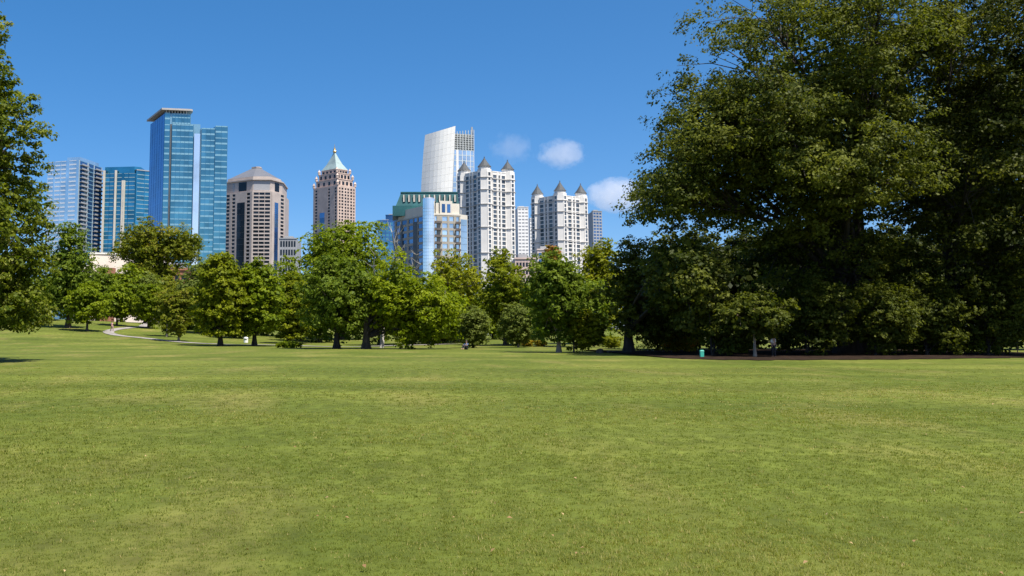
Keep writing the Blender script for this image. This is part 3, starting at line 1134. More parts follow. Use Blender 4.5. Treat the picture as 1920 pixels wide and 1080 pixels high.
slab('low_house', 'pale pink low house below the shorter castle-like tower', 1008, 1044, 469, 520, 20, mat('render_pale_pink', (0.66, 0.55, 0.49), 0.85, var=0.06), m_navy, 4, fl=3.2)
slab('brick_house', 'red brick house glimpsed under the spreading olive tree', 300, 352, 507, 300, 14, m_redbrick, m_dark, 4, fl=3.2, zb=6)
def cream_hall():
    y = 330
    A = P2(168, y, 490); B = P2(300, y + 8, 490)
    root = building('cream_hall', 'plain cream hall with blank wall behind the young maples', A)
    b = MB()
    z = wz(474.5, y)
    b.prism([A, B, (B[0], B[1] + 20), (A[0], A[1] + 20)], GZ, z)
    b.build('wall', mat('render_light_cream', (0.74, 0.64, 0.54), 0.85, var=0.04, scale=0.3), root)
    c = MB()
    c.prism([(A[0] - 0.3, A[1] - 0.35), (B[0] + 0.3, B[1] - 0.35), (B[0] + 0.3, B[1] - 0.03), (A[0] - 0.3, A[1] - 0.03)], z - 0.25, z + 0.25)
    c.build('parapet', m_white, root)
    w = MB()
    w.prism([(A[0] - 3.5, A[1] - 5), (A[0] + 2.6, A[1] - 5), (A[0] + 2.6, A[1] - 0.4), (A[0] - 3.5, A[1] - 0.4)], GZ, wz(497, y - 5))
    w.build('annex', MATS['render_light_cream'], root)
    r = MB()
    r.prism([(A[0] + 4, A[1] - 2.2), (A[0] + 9, A[1] - 2.2), (A[0] + 9, A[1] - 0.4), (A[0] + 4, A[1] - 0.4)], GZ, wz(503, y))
    r.build('porch', m_redbrick, root)
cream_hall()

# ================================================================ TREES
m_bark = mat('bark_brown', (0.085, 0.065, 0.05), 0.95, var=0.3, scale=3, bump=0.8, bscale=9, stretch=(1, 1, 0.25))
m_bark_dark = mat('bark_dark', (0.045, 0.036, 0.03), 0.95, var=0.3, scale=3, bump=0.8, bscale=9, stretch=(1, 1, 0.25))
m_bark_pale = mat('bark_pale', (0.36, 0.27, 0.20), 0.9, var=0.2, scale=3, bump=0.5, bscale=9, stretch=(1, 1, 0.25))
m_bark_grey = mat('bark_bleached', (0.36, 0.33, 0.29), 0.9, var=0.2, scale=2, bump=0.5, bscale=9, stretch=(1, 1, 0.25))
LEAF = {
    'maple': leaf_mat('leaf_maple', (0.095, 0.140, 0.004), (0.213, 0.258, 0.010)),
    'olive': leaf_mat('leaf_olive', (0.095, 0.118, 0.007), (0.195, 0.205, 0.014), (0.24, 0.20, 0.03)),
    'cypress': leaf_mat('leaf_cypress', (0.106, 0.138, 0.005), (0.237, 0.256, 0.010)),
    'oak': leaf_mat('leaf_oak', (0.078, 0.121, 0.009), (0.174, 0.224, 0.020)),
    'lime': leaf_mat('leaf_lime', (0.115, 0.158, 0.004), (0.245, 0.290, 0.009)),
    'yellow': leaf_mat('leaf_yellow', (0.130, 0.150, 0.005), (0.270, 0.275, 0.010)),
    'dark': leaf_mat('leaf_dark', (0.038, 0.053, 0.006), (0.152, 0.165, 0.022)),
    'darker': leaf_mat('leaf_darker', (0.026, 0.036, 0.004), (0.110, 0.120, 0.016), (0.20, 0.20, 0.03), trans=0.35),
    'deep': leaf_mat('leaf_shaded', (0.020, 0.030, 0.004), (0.070, 0.082, 0.012), trans=0.3),  # shade of the back row put into the leaf colour
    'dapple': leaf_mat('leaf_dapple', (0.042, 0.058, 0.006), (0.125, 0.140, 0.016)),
    'sage': leaf_mat('leaf_sage', (0.095, 0.126, 0.019), (0.194, 0.226, 0.047)),
    'rust': leaf_mat('leaf_rust', (0.16, 0.13, 0.02), (0.40, 0.15, 0.04)),
    'gold': leaf_mat('leaf_gold', (0.18, 0.16, 0.01), (0.36, 0.25, 0.015), (0.5, 0.20, 0.02)),
    'left': leaf_mat('leaf_broad', (0.050, 0.078, 0.005), (0.165, 0.190, 0.012), (0.26, 0.27, 0.06)),
}

N_LEAVES = 0

def unit(a):
    return a / np.maximum(np.linalg.norm(a, axis=1, keepdims=True), 1e-9)

def leaves_for(centres, radii, counts, size, flat, rg, up=0.55, aspect=0.62, centre=None, tone_c=None, droop=0.0):
    """leaf faces scattered through clumps; returns (n*4,3) corners and tone per leaf"""
    idx = np.repeat(np.arange(len(centres)), counts)
    n = len(idx)
    K = 9                                   # leaf sprays in each clump
    sq = np.array([1, 1, flat])
    sd = unit(rg.normal(size=(len(centres) * K, 3)) + np.array([0, 0, 0.25]))
    sr = 0.35 + 0.65 * rg.random(len(sd)) ** 0.6
    sprays = (sd * sr[:, None]).reshape(len(centres), K, 3)
    ss = (0.26 + 0.30 * rg.random((len(centres), K)))
    pick = rg.integers(0, K, n)
    so = sprays[idx, pick]
    d = unit(rg.normal(size=(n, 3)))
    r = rg.random(n) ** 0.5 * ss[idx, pick]
    R_ = radii[idx][:, None]
    off = so * sq + d * np.array([1, 1, 0.5]) * r[:, None]
    off[:, 2] -= (0.10 + droop) * (np.hypot(d[:, 0], d[:, 1]) * r) + droop * np.hypot(so[:, 0], so[:, 1]) * 0.8
    p = centres[idx] + off * R_
    out = unit(p - centre) if centre is not None else d
    nn = unit(0.35 * so + 0.45 * d + 0.30 * out + up * np.array([0, 0, 1.0]) + 0.45 * rg.normal(size=(n, 3)))
    t = unit(np.cross(nn, rg.normal(size=(n, 3))))
    s = np.cross(nn, t)
    L = size * (0.6 + 0.8 * rg.random(n))[:, None]
    w = L * aspect * 0.5
    q = np.empty((n, 4, 3))
    q[:, 0] = p - t * L * 0.5
    q[:, 1] = p + s * w - nn * L * 0.10 + t * L * 0.08
    q[:, 2] = p + t * L * 0.5 - nn * L * 0.06
    q[:, 3] = p - s * w - nn * L * 0.10 + t * L * 0.08
    tone = (tone_c[idx] if tone_c is not None else 0.5) + 0.22 * rg.normal(size=n)
    return q.reshape(-1, 3), np.clip(tone, 0, 1)

def lumpy(d, rg_lobes):
    f = np.zeros(len(d))
    for k, (ax, ph, fr, am) in enumerate(rg_lobes):
        f += am * np.sin(fr * (d @ ax) + ph)
    return f

def sample_clumps(blobs, n, rg, shell=0.5, lump=0.13):
    """clump centres through a set of ellipsoids, most of them near the surface, no two piled up"""
    areas = np.array([b[3] * b[4] + b[3] * b[5] + b[4] * b[5] for b in blobs])
    pick = rg.choice(len(blobs), size=n * 3, p=areas / areas.sum())
    lobes = [(unit(rg.normal(size=(1, 3)))[0], rg.random() * 6.28, 3 + 6 * rg.random(), lump / 2) for _ in range(6)]
    d = unit(rg.normal(size=(n * 3, 3)))
    r = (1 - shell * rg.random(n * 3) ** 1.3) * (1 + lumpy(d, lobes))
    B = np.array([b[:6] for b in blobs])[pick]
    p = B[:, :3] + d * B[:, 3:6] * r[:, None]
    # thin out: keep points that are not too close to those kept
    keep = []
    mean = np.mean([(b[3] * b[4] * b[5]) ** (1 / 3) for b in blobs])
    md = 0.55 * mean * (4.5 / n) ** 0.42
    K = np.empty((0, 3))
    for i in range(len(p)):
        if len(K) == 0 or np.min(((K - p[i]) ** 2).sum(1)) > md * md:
            K = np.vstack([K, p[i]])
            if len(K) >= n: break
    return K

def kmeans(P, k, rg):
    c = P[rg.choice(len(P), size=min(k, len(P)), replace=False)]
    for _ in range(6):
        a = ((P[:, None] - c[None]) ** 2).sum(2).argmin(1)
        c = np.array([P[a == j].mean(0) if np.any(a == j) else c[j] for j in range(len(c))])
    return c, a

def plant(name, label, base, blobs, n, per, size, leaf, seed, cat='tree', rc=None, flat=0.65, trunk=0.25, lean=(0, 0), limbs=7, bark=None,
          fork=0.35, top=0.8, group=None, shell=0.5, lump=0.13, up=0.55, zmin=None, droop=0.0, stems=1, parts=('trunk', 'crown'), clumps=None, visible_twigs=True, aspect=0.62, fill=1.2):
    """one tree or shrub: Empty at its foot > trunk with limbs and twigs, crown of leaves; blobs are ellipsoids relative to the foot"""
    rg = np.random.default_rng(seed)
    root = empty(name, base, label, cat, group)
    C = clumps if clumps is not None else sample_clumps(blobs, n, rg, shell, lump)
    if zmin is not None:
        C = C[C[:, 2] > zmin]
    mean = np.mean([(b[3] * b[4] * b[5]) ** (1 / 3) for b in blobs])
    rcv = (rc or mean * 0.3) * (0.6 + 0.75 * rg.random(len(C)))
    ctr = np.average([b[:3] for b in blobs], axis=0, weights=[b[3] * b[4] * b[5] for b in blobs])
    size = size * 1.06
    per = per * 0.84
    cnt = np.maximum(6, (per * (rcv / rcv.mean()) ** 2).astype(int))
    tone_c = 0.5 + 0.2 * rg.normal(size=len(C))
    q, tone = leaves_for(C, rcv, cnt, size, flat, rg, up=up, centre=ctr, tone_c=tone_c, droop=droop, aspect=aspect)
    # coarse filler leaves added inside the crown to block light, toned darker as shade
    if fill:
        k = int(len(C) * fill)
        B = np.array([bb[:6] for bb in blobs])[rg.choice(len(blobs), size=k, p=[bb[3] * bb[4] * bb[5] / sum(x[3] * x[4] * x[5] for x in blobs) for bb in blobs])]
        fc = B[:, :3] + unit(rg.normal(size=(k, 3))) * B[:, 3:6] * (0.72 * rg.random((k, 1)) ** 0.5)
        if zmin is not None: fc = fc[fc[:, 2] > zmin + 0.3]
        q2, t2 = leaves_for(fc, np.full(len(fc), rcv.mean() * 1.3), np.full(len(fc), 18), size * 1.7, 0.8, rg, up=0.3, centre=ctr)
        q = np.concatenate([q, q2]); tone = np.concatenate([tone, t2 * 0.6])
    global N_LEAVES
    N_LEAVES += len(q) // 4
    me = fast_mesh(parts[1], q, 4, tone)
    mesh_obj(parts[1], me, LEAF[leaf], root)
    # wood
    b = MB()
    H_ = C[:, 2].max()
    tops = []
    for s in range(stems):
        ang = 6.28 * s / stems + 0.7
        off = Vector((math.cos(ang), math.sin(ang), 0)) * (trunk * 1.3 if stems > 1 else 0)
        P = []
        Rd = []
        for k in range(9):
            t = k / 8
            z = -0.3 + t * (H_ * top + 0.3)
            spread = off * (1 + 2.2 * t * (stems > 1))
            P.append(Vector((lean[0] * t * t, lean[1] * t * t, z)) + spread + Vector((math.sin(t * 5 + seed) * trunk * 0.35 * t, math.cos(t * 4 + seed) * trunk * 0.35 * t, 0)))
            fl = 1.0 + 0.75 * math.exp(-t * H_ * top / (trunk * 1.6 + 0.05))
            Rd.append(trunk * fl * (1 - 0.82 * t))
        b.tube([p + Vector(base) for p in P], Rd, 9)
        tops.append(P)
    kc, asg = kmeans(C, limbs, rg)
    for j in range(len(kc)):
        P = tops[j % stems]
        end = Vector(kc[j])
        t0 = min(0.93, max(fork, fork + (1 - fork) * (end.z / H_ - 0.35)))
        i0 = t0 * 8
        st = P[int(i0)].lerp(P[min(8, int(i0) + 1)], i0 % 1)
        mid = st.lerp(end, 0.5) + Vector((0, 0, (end - st).length * 0.10))
        pts = [st, st.lerp(mid, 0.5) + Vector((0, 0, 0.05)), mid, mid.lerp(end, 0.5), end]
        r0 = trunk * 0.42 * (1 - 0.5 * t0)
        b.tube([p + Vector(base) for p in pts], [r0, r0 * 0.8, r0 * 0.6, r0 * 0.42, r0 * 0.22], 6)
        if visible_twigs:
            for c in C[asg == j]:
                c = Vector(c)
                s = pts[2].lerp(end, 0.15 + 0.8 * rg.random())
                m = s.lerp(c, 0.55) + Vector((0, 0, 0.08 * (c - s).length))
                b.tube([p + Vector(base) for p in (s, m, c)], [r0 * 0.26, r0 * 0.17, r0 * 0.07], 4)
    b.build(parts[0], bark or m_bark, root, smooth=True)
    return root

def ell(u0, u1, v0, v1, y, base, ry=None, dy=0.0):
    """ellipsoid, relative to base, that spans this box of the photograph at depth y"""
    um, vm = (u0 + u1) / 2, (v0 + v1) / 2
    c = W(um, vm, y + dy)
    rx = abs(W(u1, vm, y + dy).x - W(u0, vm, y + dy).x) / 2
    rz = abs(W(um, v0, y + dy).z - W(um, v1, y + dy).z) / 2
    c = c - Vector(base)
    return (c.x, c.y, c.z, rx, ry if ry else rx, rz)

def foot(u, v=None, y=None):
    if y is None:
        return ground_hit(u, v)
    p = W(u, 600, y)
    return Vector((p.x, y, Hf(p.x, y)))

def simple(name, label, u, box, leaf, seed, v=None, y=None, n=60, per=120, size=0.34, **k):
    """tree from the pixel of its foot (or its depth) and the box of its crown"""
    b = foot(u, v, y)
    boxes = box if isinstance(box[0], (tuple, list)) else [box]
    blobs = [ell(*bx[:4], b.y, b, *(bx[4:])) for bx in boxes]
    return plant(name, label, b, blobs, n, per, size, leaf, seed, **k)

# ---- young maples by the winding path
simple('maple_tree', 'round young maple with dark shadow, leftmost of the maples by the winding path', 163, (126, 203, 528, 606), 'maple', 1, v=621, n=75, per=110, size=0.36, trunk=0.2, rc=1.05)
simple('maple_tree', 'young maple behind the walker in purple, second along the winding path', 219, (194, 254, 530, 600), 'maple', 2, v=611, n=65, per=110, size=0.36, trunk=0.2, rc=1.0)
simple('maple_tree', 'young maple standing inside the bend of the winding path', 278, (256, 306, 530, 608), 'maple', 3, v=616, n=60, per=110, size=0.36, trunk=0.2, rc=1.0)
simple('maple_tree', 'thin young maple tucked behind the olive-brown one near the path', 313, (294, 334, 545, 618), 'olive', 4, v=631, n=45, per=100, size=0.32, trunk=0.14, rc=0.9, bark=m_bark_pale)
simple('maple_tree', 'olive-brown young maple with pale trunk at the near end of the path', 335, (302, 366, 541, 627), 'olive', 5, v=640, n=70, per=110, size=0.32, trunk=0.16, rc=0.95, bark=m_bark_pale)

# ---- layered conical trees
def tiered(name, label, u, v, box, leaf, seed, tiers, size=0.34, per=150, trunk=0.28, y=None, wide=1.0):
    b = foot(u, v, y)
    u0, u1, v0, v1 = box
    e = ell(u0, u1, v0, v1, b.y, b)
    rg = np.random.default_rng(seed)
    cl = []
    zt, zb = e[2] + e[5], e[2] - e[5]
    for i in range(tiers):
        t = (i + 0.35) / tiers
        z = zb + (zt - zb) * t
        prof = min(1.0, (1.03 - t) * 1.9) ** 0.5 * (0.88 + 0.12 * math.sin(i * 2.1 + seed)) * (0.72 + 0.28 * min(1, t * 4))
        R_ = e[3] * prof * wide
        k = max(3, int(4 + 9 * prof))
        for j in range(k):
            a = 6.28 * (j + 0.6 * rg.random()) / k + i * 1.7
            for f in ((0.5, 0.92) if prof > 0.35 else (0.7,)):
                rr = R_ * f * (0.82 + 0.3 * rg.random())
                cl.append((e[0] + rr * math.cos(a), e[1] + rr * math.sin(a), z - 0.10 * rr + 0.25 * rg.normal()))
    return plant(name, label, b, [e], len(cl), per, size, leaf, seed, rc=e[3] * 0.27, flat=0.34, trunk=trunk, limbs=14, fork=0.12, top=0.95, clumps=np.array(cl), up=0.7, droop=0.25, bark=m_bark_dark)

tiered('cypress_tree', 'dark layered conical tree, tallest of the three tiered trees', 413, 649, (360, 466, 472, 620), 'cypress', 21, 12, per=95)
tiered('cypress_tree', 'lighter layered tree with drooping tiers, middle of the three tiered trees', 477, 649, (430, 534, 484, 616), 'maple', 22, 11, per=95)
tiered('cypress_tree', 'shortest of the three tiered trees, above the low clipped hedge', 541, 644, (508, 590, 510, 628), 'cypress', 23, 10, per=95)

# ---- oak and lime at the lawn's edge
simple('oak_tree', 'dense deep green oak with short dark trunk at the lawn edge', 631, (566, 712, 468, 636), 'oak', 31, v=654, n=170, per=125, size=0.3, trunk=0.34, rc=1.25, bark=m_bark_dark, fork=0.2, limbs=10)
simple('lime_tree', 'bright lime-green spreading tree with thick trunk and low sweeping boughs', 686, [(684, 800, 478, 626), (740, 872, 520, 630), (748, 786, 600, 650), (784, 816, 610, 650), (690, 760, 520, 626)], 'lime', 32, v=654.5, n=190, per=115, size=0.3, trunk=0.42, rc=1.15, limbs=12, fork=0.2, top=0.7, bark=m_bark_dark)

# ---- round shrubs and thin trees in the middle
simple('round_tree', 'small clipped round tree with seated figure at its foot', 887, (864, 913, 574, 651), 'sage', 41, v=652.5, n=90, per=120, size=0.22, trunk=0.13, rc=0.7, shell=0.3, lump=0.05, fork=0.2, bark=m_bark_dark)
simple('round_tree', 'small clipped round tree with pale trunk beside orange flowers', 972, (939, 1002, 571, 643), 'sage', 42, v=651.5, n=100, per=120, size=0.22, trunk=0.12, rc=0.75, shell=0.3, lump=0.05, fork=0.3, bark=m_bark_pale)
simple('lawn_tree', 'tall narrow dark tree with pale trunk standing on the lawn', 1048, (988, 1090, 466, 636), 'oak', 43, v=661, n=140, per=110, size=0.27, trunk=0.2, rc=0.9, bark=m_bark_pale, fork=0.15, limbs=12)
simple('lawn_tree', 'thin low tree with yellowish leaves beside the pale-trunked lawn tree', 1076, (1062, 1135, 580, 655), 'yellow', 44, v=661, n=70, per=90, size=0.24, trunk=0.09, rc=0.6, fork=0.2)

# ---- taller trees behind
simple('pecan_tree', 'big domed light green tree below the spire tower', 640, [(548, 700, 420, 560), (590, 742, 408, 560), (550, 740, 470, 640)], 'maple', 51, y=168, n=170, per=120, size=0.46, trunk=0.6, rc=2.0, limbs=12)
simple('domed_tree', 'domed yellow-green tree below the teal mansard roof', 855, [(792, 916, 479, 600), (800, 905, 540, 650)], 'yellow', 52, y=150, n=110, per=110, size=0.40, trunk=0.4, rc=1.7, limbs=10)
simple('sparse_tree', 'sparse olive tree with open crown below the tall castle-like tower', 948, [(896, 1004, 492, 628), (915, 965, 466, 540)], 'cypress', 53, y=132, n=120, per=95, size=0.33, trunk=0.3, rc=1.15, limbs=10)
simple('yellow_tree', 'bright yellow-green tree against the sky beside the big dark trees', 1128, [(1078, 1182, 468, 640), (1098, 1150, 446, 520)], 'yellow', 54, y=140, n=130, per=105, size=0.36, trunk=0.35, rc=1.4, limbs=10)
simple('spreading_tree', 'spreading olive-gold tree with bare lower limbs in front of the blue tower', 296, [(215, 330, 413, 505), (300, 374, 425, 500), (232, 330, 480, 540), (340, 382, 440, 470)], 'olive', 55, y=232, n=170, per=130, size=0.5, trunk=0.6, rc=2.2, limbs=12, fork=0.3, bark=m_bark_dark, top=0.85)
simple('bluish_tree', 'blue-green tree behind the dark tiered tree, below the blue tower', 374, (342, 412, 486, 620), 'sage', 56, y=172, n=90, per=110, size=0.42, trunk=0.35, rc=1.6)
simple('leafy_tree', 'dark green tree in front of the pale balcony tower', 128, [(86, 170, 440, 602), (110, 152, 418, 470)], 'oak', 57, y=165, n=110, per=115, size=0.42, trunk=0.4, rc=1.7)
BACK = [
    ('low tree half hidden between balcony-tower tree and the leftmost maple', 72, (30, 120, 520, 606), 'maple', 185),
    ('dark low tree at the left picture edge behind the near leafy tree', 22, (-40, 72, 490, 606), 'oak', 190),
    ('rounded tree below the blank cream hall, behind the leftmost maple', 182, (150, 215, 500, 600), 'oak', 205),
    ('rounded green tree below the cream hall, behind the second maple', 228, (200, 262, 503, 600), 'maple', 212),
    ('grey-green tree below the spreading olive-gold tree', 272, (245, 312, 512, 600), 'sage', 215),
    ('dull olive tree below the red brick house', 325, (296, 352, 520, 610), 'olive', 205),
    ('mid green tree behind the lighter tiered tree', 492, (452, 540, 500, 640), 'maple', 180),
    ('olive green tree below the granite tower, left of the big domed tree', 548, (512, 590, 487, 640), 'maple', 178),
    ('dark green tree behind the bright lime tree', 775, (735, 815, 530, 645), 'oak', 140),
    ('leafy tree filling the gap behind the clipped round tree with seated figure', 868, (830, 915, 555, 632), 'maple', 165),
    ('dark tree behind the narrow lawn tree', 1015, (985, 1075, 478, 640), 'oak', 128),
    ('olive tree between the two clipped round trees', 925, (898, 952, 560, 628), 'maple', 170),
    ('dark leafy tree below the bright yellow-green tree', 1095, (1050, 1150, 520, 645), 'oak', 122),
    ('green tree behind the dense oak, left of the thick trunk', 600, (560, 650, 520, 640), 'oak', 150),
    ('green tree behind the winding path, below the blue-green tree', 392, (345, 440, 545, 632), 'oak', 190),
    ('deep green tree between the two nearer tiered trees, well behind the path', 440, (405, 480, 525, 640), 'oak', 160),
    ('deep green tree behind the shortest tiered tree', 566, (530, 605, 535, 642), 'oak', 158),
    ('leafy tree behind the low boughs of the bright lime tree', 826, (790, 868, 548, 642), 'maple', 142),
    ('deep green tree behind the pale-trunked round tree', 985, (950, 1022, 540, 640), 'oak', 138),
    ('mid green tree behind the olive-brown young maple', 352, (318, 392, 548, 625), 'maple', 185),
    ('shaded tree right behind the thick trunk of the bright lime tree', 712, (668, 765, 545, 642), 'oak', 135),
]
for i, (lab, u, bx, lf, y) in enumerate(BACK):
    simple('background_tree', lab, u, bx, lf, 70 + i, y=y, n=62, per=95, size=0.0027 * y, trunk=0.3, rc=0.0095 * y, group='trees behind the lawn')
simple('rust_tree', 'small rust-red autumn tree in front of the shorter castle-like tower', 1036, (1022, 1048, 462, 500), 'rust', 95, y=330, n=40, per=90, size=0.7, trunk=0.3, rc=1.6)

# ---- bleached bare tree
def bare_tree():
    b0 = foot(716, None, 118)
    root = empty('bare_tree', b0, 'bleached leafless tree with pale limbs reaching above the lime tree', 'tree')
    rg = random.Random(4)
    tr = MB()
    A, B = W(718, 600, 118), W(722, 548, 118)
    tr.tube([b0 + Vector((0, 0, -0.3)), A, B], [0.28, 0.2, 0.16], 8)
    tr.build('trunk', m_bark_grey, root, smooth=True)
    lines = [[(722, 548), (732, 505), (744, 478), (746, 440)], [(722, 550), (748, 528), (772, 512), (790, 496)], [(733, 505), (742, 490), (756, 470)], [(744, 478), (738, 455), (735, 436)],
             [(722, 560), (706, 530), (700, 500), (703, 478)], [(760, 520), (775, 500), (781, 478)], [(722, 575), (760, 562), (800, 566), (830, 560)], [(716, 590), (745, 590), (775, 583)]]
    for k, ln in enumerate(lines):
        m = MB()
        pts = [W(u, v, 118 - 1.3 * (i + 1) * (1 if k % 2 else 0.4) - (1.2 if k > 5 else 0)) for i, (u, v) in enumerate(ln)]
        n = len(pts)
        m.tube(pts, [0.13 * (1 - 0.75 * i / (n - 1)) for i in range(n)], 5)
        for i in range(1, n):
            for s in range(3):
                d = Vector((rg.uniform(-1, 1), rg.uniform(-1, 0.4), rg.uniform(0.2, 1.2)))
                m.tube([pts[i], pts[i] + d * 0.7, pts[i] + d * 1.3 + Vector((0, 0, 0.2))], [0.035, 0.022, 0.01], 4)
        m.build('branch', m_bark_grey, root)
bare_tree()

# ---- the near leafy tree at the left edge
b = foot(-150, None, 60)
plant('near_tree', 'large near broad-leaved tree filling the left picture edge', b,
      [ell(-300, 58, 60, 600, 60, b, 8.0), ell(-260, 12, -60, 300, 60, b, 7.0), ell(-120, 80, 330, 590, 60, b, 4.5, -1.5), ell(-60, 60, 480, 600, 60, b, 3.0, -2), ell(-40, 85, 565, 610, 61, b, 2.0, 2)],
      480, 300, 0.215, 'left', 101, rc=1.15, trunk=0.55, limbs=16, fork=0.18, shell=0.45, lump=0.1, bark=m_bark_dark)

# ---- the dark trees on the right
b = foot(1598, None, 82)
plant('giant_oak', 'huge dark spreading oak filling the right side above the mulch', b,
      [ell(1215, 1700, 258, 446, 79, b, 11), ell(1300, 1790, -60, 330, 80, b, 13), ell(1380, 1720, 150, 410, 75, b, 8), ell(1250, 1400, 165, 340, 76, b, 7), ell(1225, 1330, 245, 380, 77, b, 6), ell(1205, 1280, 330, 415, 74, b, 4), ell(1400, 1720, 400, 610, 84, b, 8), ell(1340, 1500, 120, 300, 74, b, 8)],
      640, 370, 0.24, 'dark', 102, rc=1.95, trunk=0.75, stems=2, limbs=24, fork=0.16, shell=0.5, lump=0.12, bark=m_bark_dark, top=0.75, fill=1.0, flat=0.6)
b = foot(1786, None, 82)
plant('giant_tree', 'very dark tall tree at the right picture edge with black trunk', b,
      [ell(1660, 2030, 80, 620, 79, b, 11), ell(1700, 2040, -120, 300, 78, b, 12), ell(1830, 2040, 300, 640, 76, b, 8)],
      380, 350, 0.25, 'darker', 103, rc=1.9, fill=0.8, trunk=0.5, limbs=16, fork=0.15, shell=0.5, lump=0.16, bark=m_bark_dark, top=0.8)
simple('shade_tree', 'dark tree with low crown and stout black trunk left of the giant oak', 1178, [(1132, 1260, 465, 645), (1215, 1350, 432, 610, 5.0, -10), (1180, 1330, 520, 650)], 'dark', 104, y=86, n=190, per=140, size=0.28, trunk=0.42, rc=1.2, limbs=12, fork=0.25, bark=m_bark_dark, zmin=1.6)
simple('understory_tree', 'small tree with pale bare trunk under the giant oak', 1416, [(1362, 1478, 552, 626)], 'dapple', 105, v=670.5, n=60, per=120, size=0.22, trunk=0.13, rc=0.75, fork=0.5, bark=m_bark_pale, zmin=1.35, top=0.7)
for i, (lab, u, bx, lf, y) in enumerate([
    ('low leafy tree in dappled shade left of the pale bare trunk', 1335, (1328, 1402, 560, 664), 'dapple', 73),
    ('low leafy tree in dappled shade between the person in white and the giant oak trunk', 1512, (1484, 1590, 525, 662), 'dapple', 74),
    ('low leafy tree in dappled shade hiding part of the giant oak trunk', 1640, (1600, 1705, 525, 662), 'dapple', 74),
    ('low leafy tree in dappled shade left of the black trunk', 1735, (1690, 1800, 520, 664), 'dapple', 75),
    ('low leafy tree in dappled shade between black trunk and right picture edge', 1850, (1800, 1925, 510, 664), 'dapple', 75)]):
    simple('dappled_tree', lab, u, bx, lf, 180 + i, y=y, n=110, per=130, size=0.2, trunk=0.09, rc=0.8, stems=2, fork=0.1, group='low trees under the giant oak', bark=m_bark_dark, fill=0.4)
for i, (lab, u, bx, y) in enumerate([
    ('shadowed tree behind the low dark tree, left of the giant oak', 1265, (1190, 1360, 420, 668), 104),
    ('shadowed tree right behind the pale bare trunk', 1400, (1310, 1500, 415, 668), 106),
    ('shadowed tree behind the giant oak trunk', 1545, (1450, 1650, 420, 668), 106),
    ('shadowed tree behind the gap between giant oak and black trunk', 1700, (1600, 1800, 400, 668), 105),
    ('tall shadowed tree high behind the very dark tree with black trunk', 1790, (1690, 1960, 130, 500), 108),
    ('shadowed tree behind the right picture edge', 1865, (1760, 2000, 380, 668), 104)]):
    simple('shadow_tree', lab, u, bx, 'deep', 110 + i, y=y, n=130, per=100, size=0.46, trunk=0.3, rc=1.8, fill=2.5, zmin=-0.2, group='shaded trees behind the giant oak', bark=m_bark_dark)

# ---- shrubs
def shrub(name, label, u, v, w, h, leaf, seed, n=26, per=70, size=0.16, y=None, ry=None):
    b = foot(u, v, y)
    k = b.y / F
    e = (0, 0, h * k * 0.52, w * k / 2, ry or w * k / 2 * 0.8, h * k * 0.5)
    return plant(name, label, b, [e], n, per, size, leaf, seed, cat='shrub', rc=0.24 * min(w, h * 1.3) * k, trunk=0.045, limbs=6, fork=0.05, parts=('stem', 'foliage'), shell=0.6, flat=0.8, top=0.6)
SH = [
    ('yellowish bush below the low dark tree', 1272, 661, 60, 44, 'gold'),
    ('yellow-green bush beside the teal utility post', 1298, 660, 52, 40, 'yellow'),
    ('dark bush between teal utility post and pale trunk', 1360, 664, 80, 62, 'dark'),
    ('dark bush beside the person in white', 1482, 664, 78, 66, 'dark'),
    ('bright green bush left of the giant oak trunk', 1560, 663, 52, 60, 'lime'),
    ('olive bush just right of the giant oak trunk', 1662, 664, 54, 46, 'maple'),
    ('leafy bush halfway between giant oak trunk and black trunk', 1706, 663, 62, 58, 'oak'),
    ('low bush left of the black trunk', 1752, 664, 50, 44, 'maple'),
    ('bright low bush right of the black trunk', 1822, 664, 58, 40, 'lime'),
    ('tall yellowish bush at the right picture edge', 1908, 662, 56, 120, 'yellow'),
    ('dark bush second from the right picture edge', 1866, 663, 52, 56, 'oak'),
    ('small bush in shade left of the pale trunk', 1392, 663, 46, 40, 'oak'),
    ('dark bush left of the teal utility post under the low tree', 1232, 659, 54, 48, 'dark'),
    ('leafy bush right of the person in white under the giant oak', 1524, 661, 54, 82, 'dark'),
]
for i, (lab, u, v, w, h, lf) in enumerate(SH):
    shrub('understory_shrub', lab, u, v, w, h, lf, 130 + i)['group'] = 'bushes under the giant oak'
shrub('clipped_hedge', 'low wide clipped hedge in the gap of the footpath', 541, 652.3, 54, 12, 'maple', 150, n=60, per=90, size=0.14, ry=0.8)
shrub('flower_shrub', 'orange flowering plant right beside the pale-trunked round tree', 988, 650, 22, 14, 'gold', 151)
shrub('flower_shrub', 'orange flowering plant further from the pale-trunked round tree', 1012, 650, 20, 12, 'gold', 152)
shrub('low_shrub', 'yellowish low bush beside the dark boulders', 1145, 655, 40, 24, 'yellow', 153, y=112)

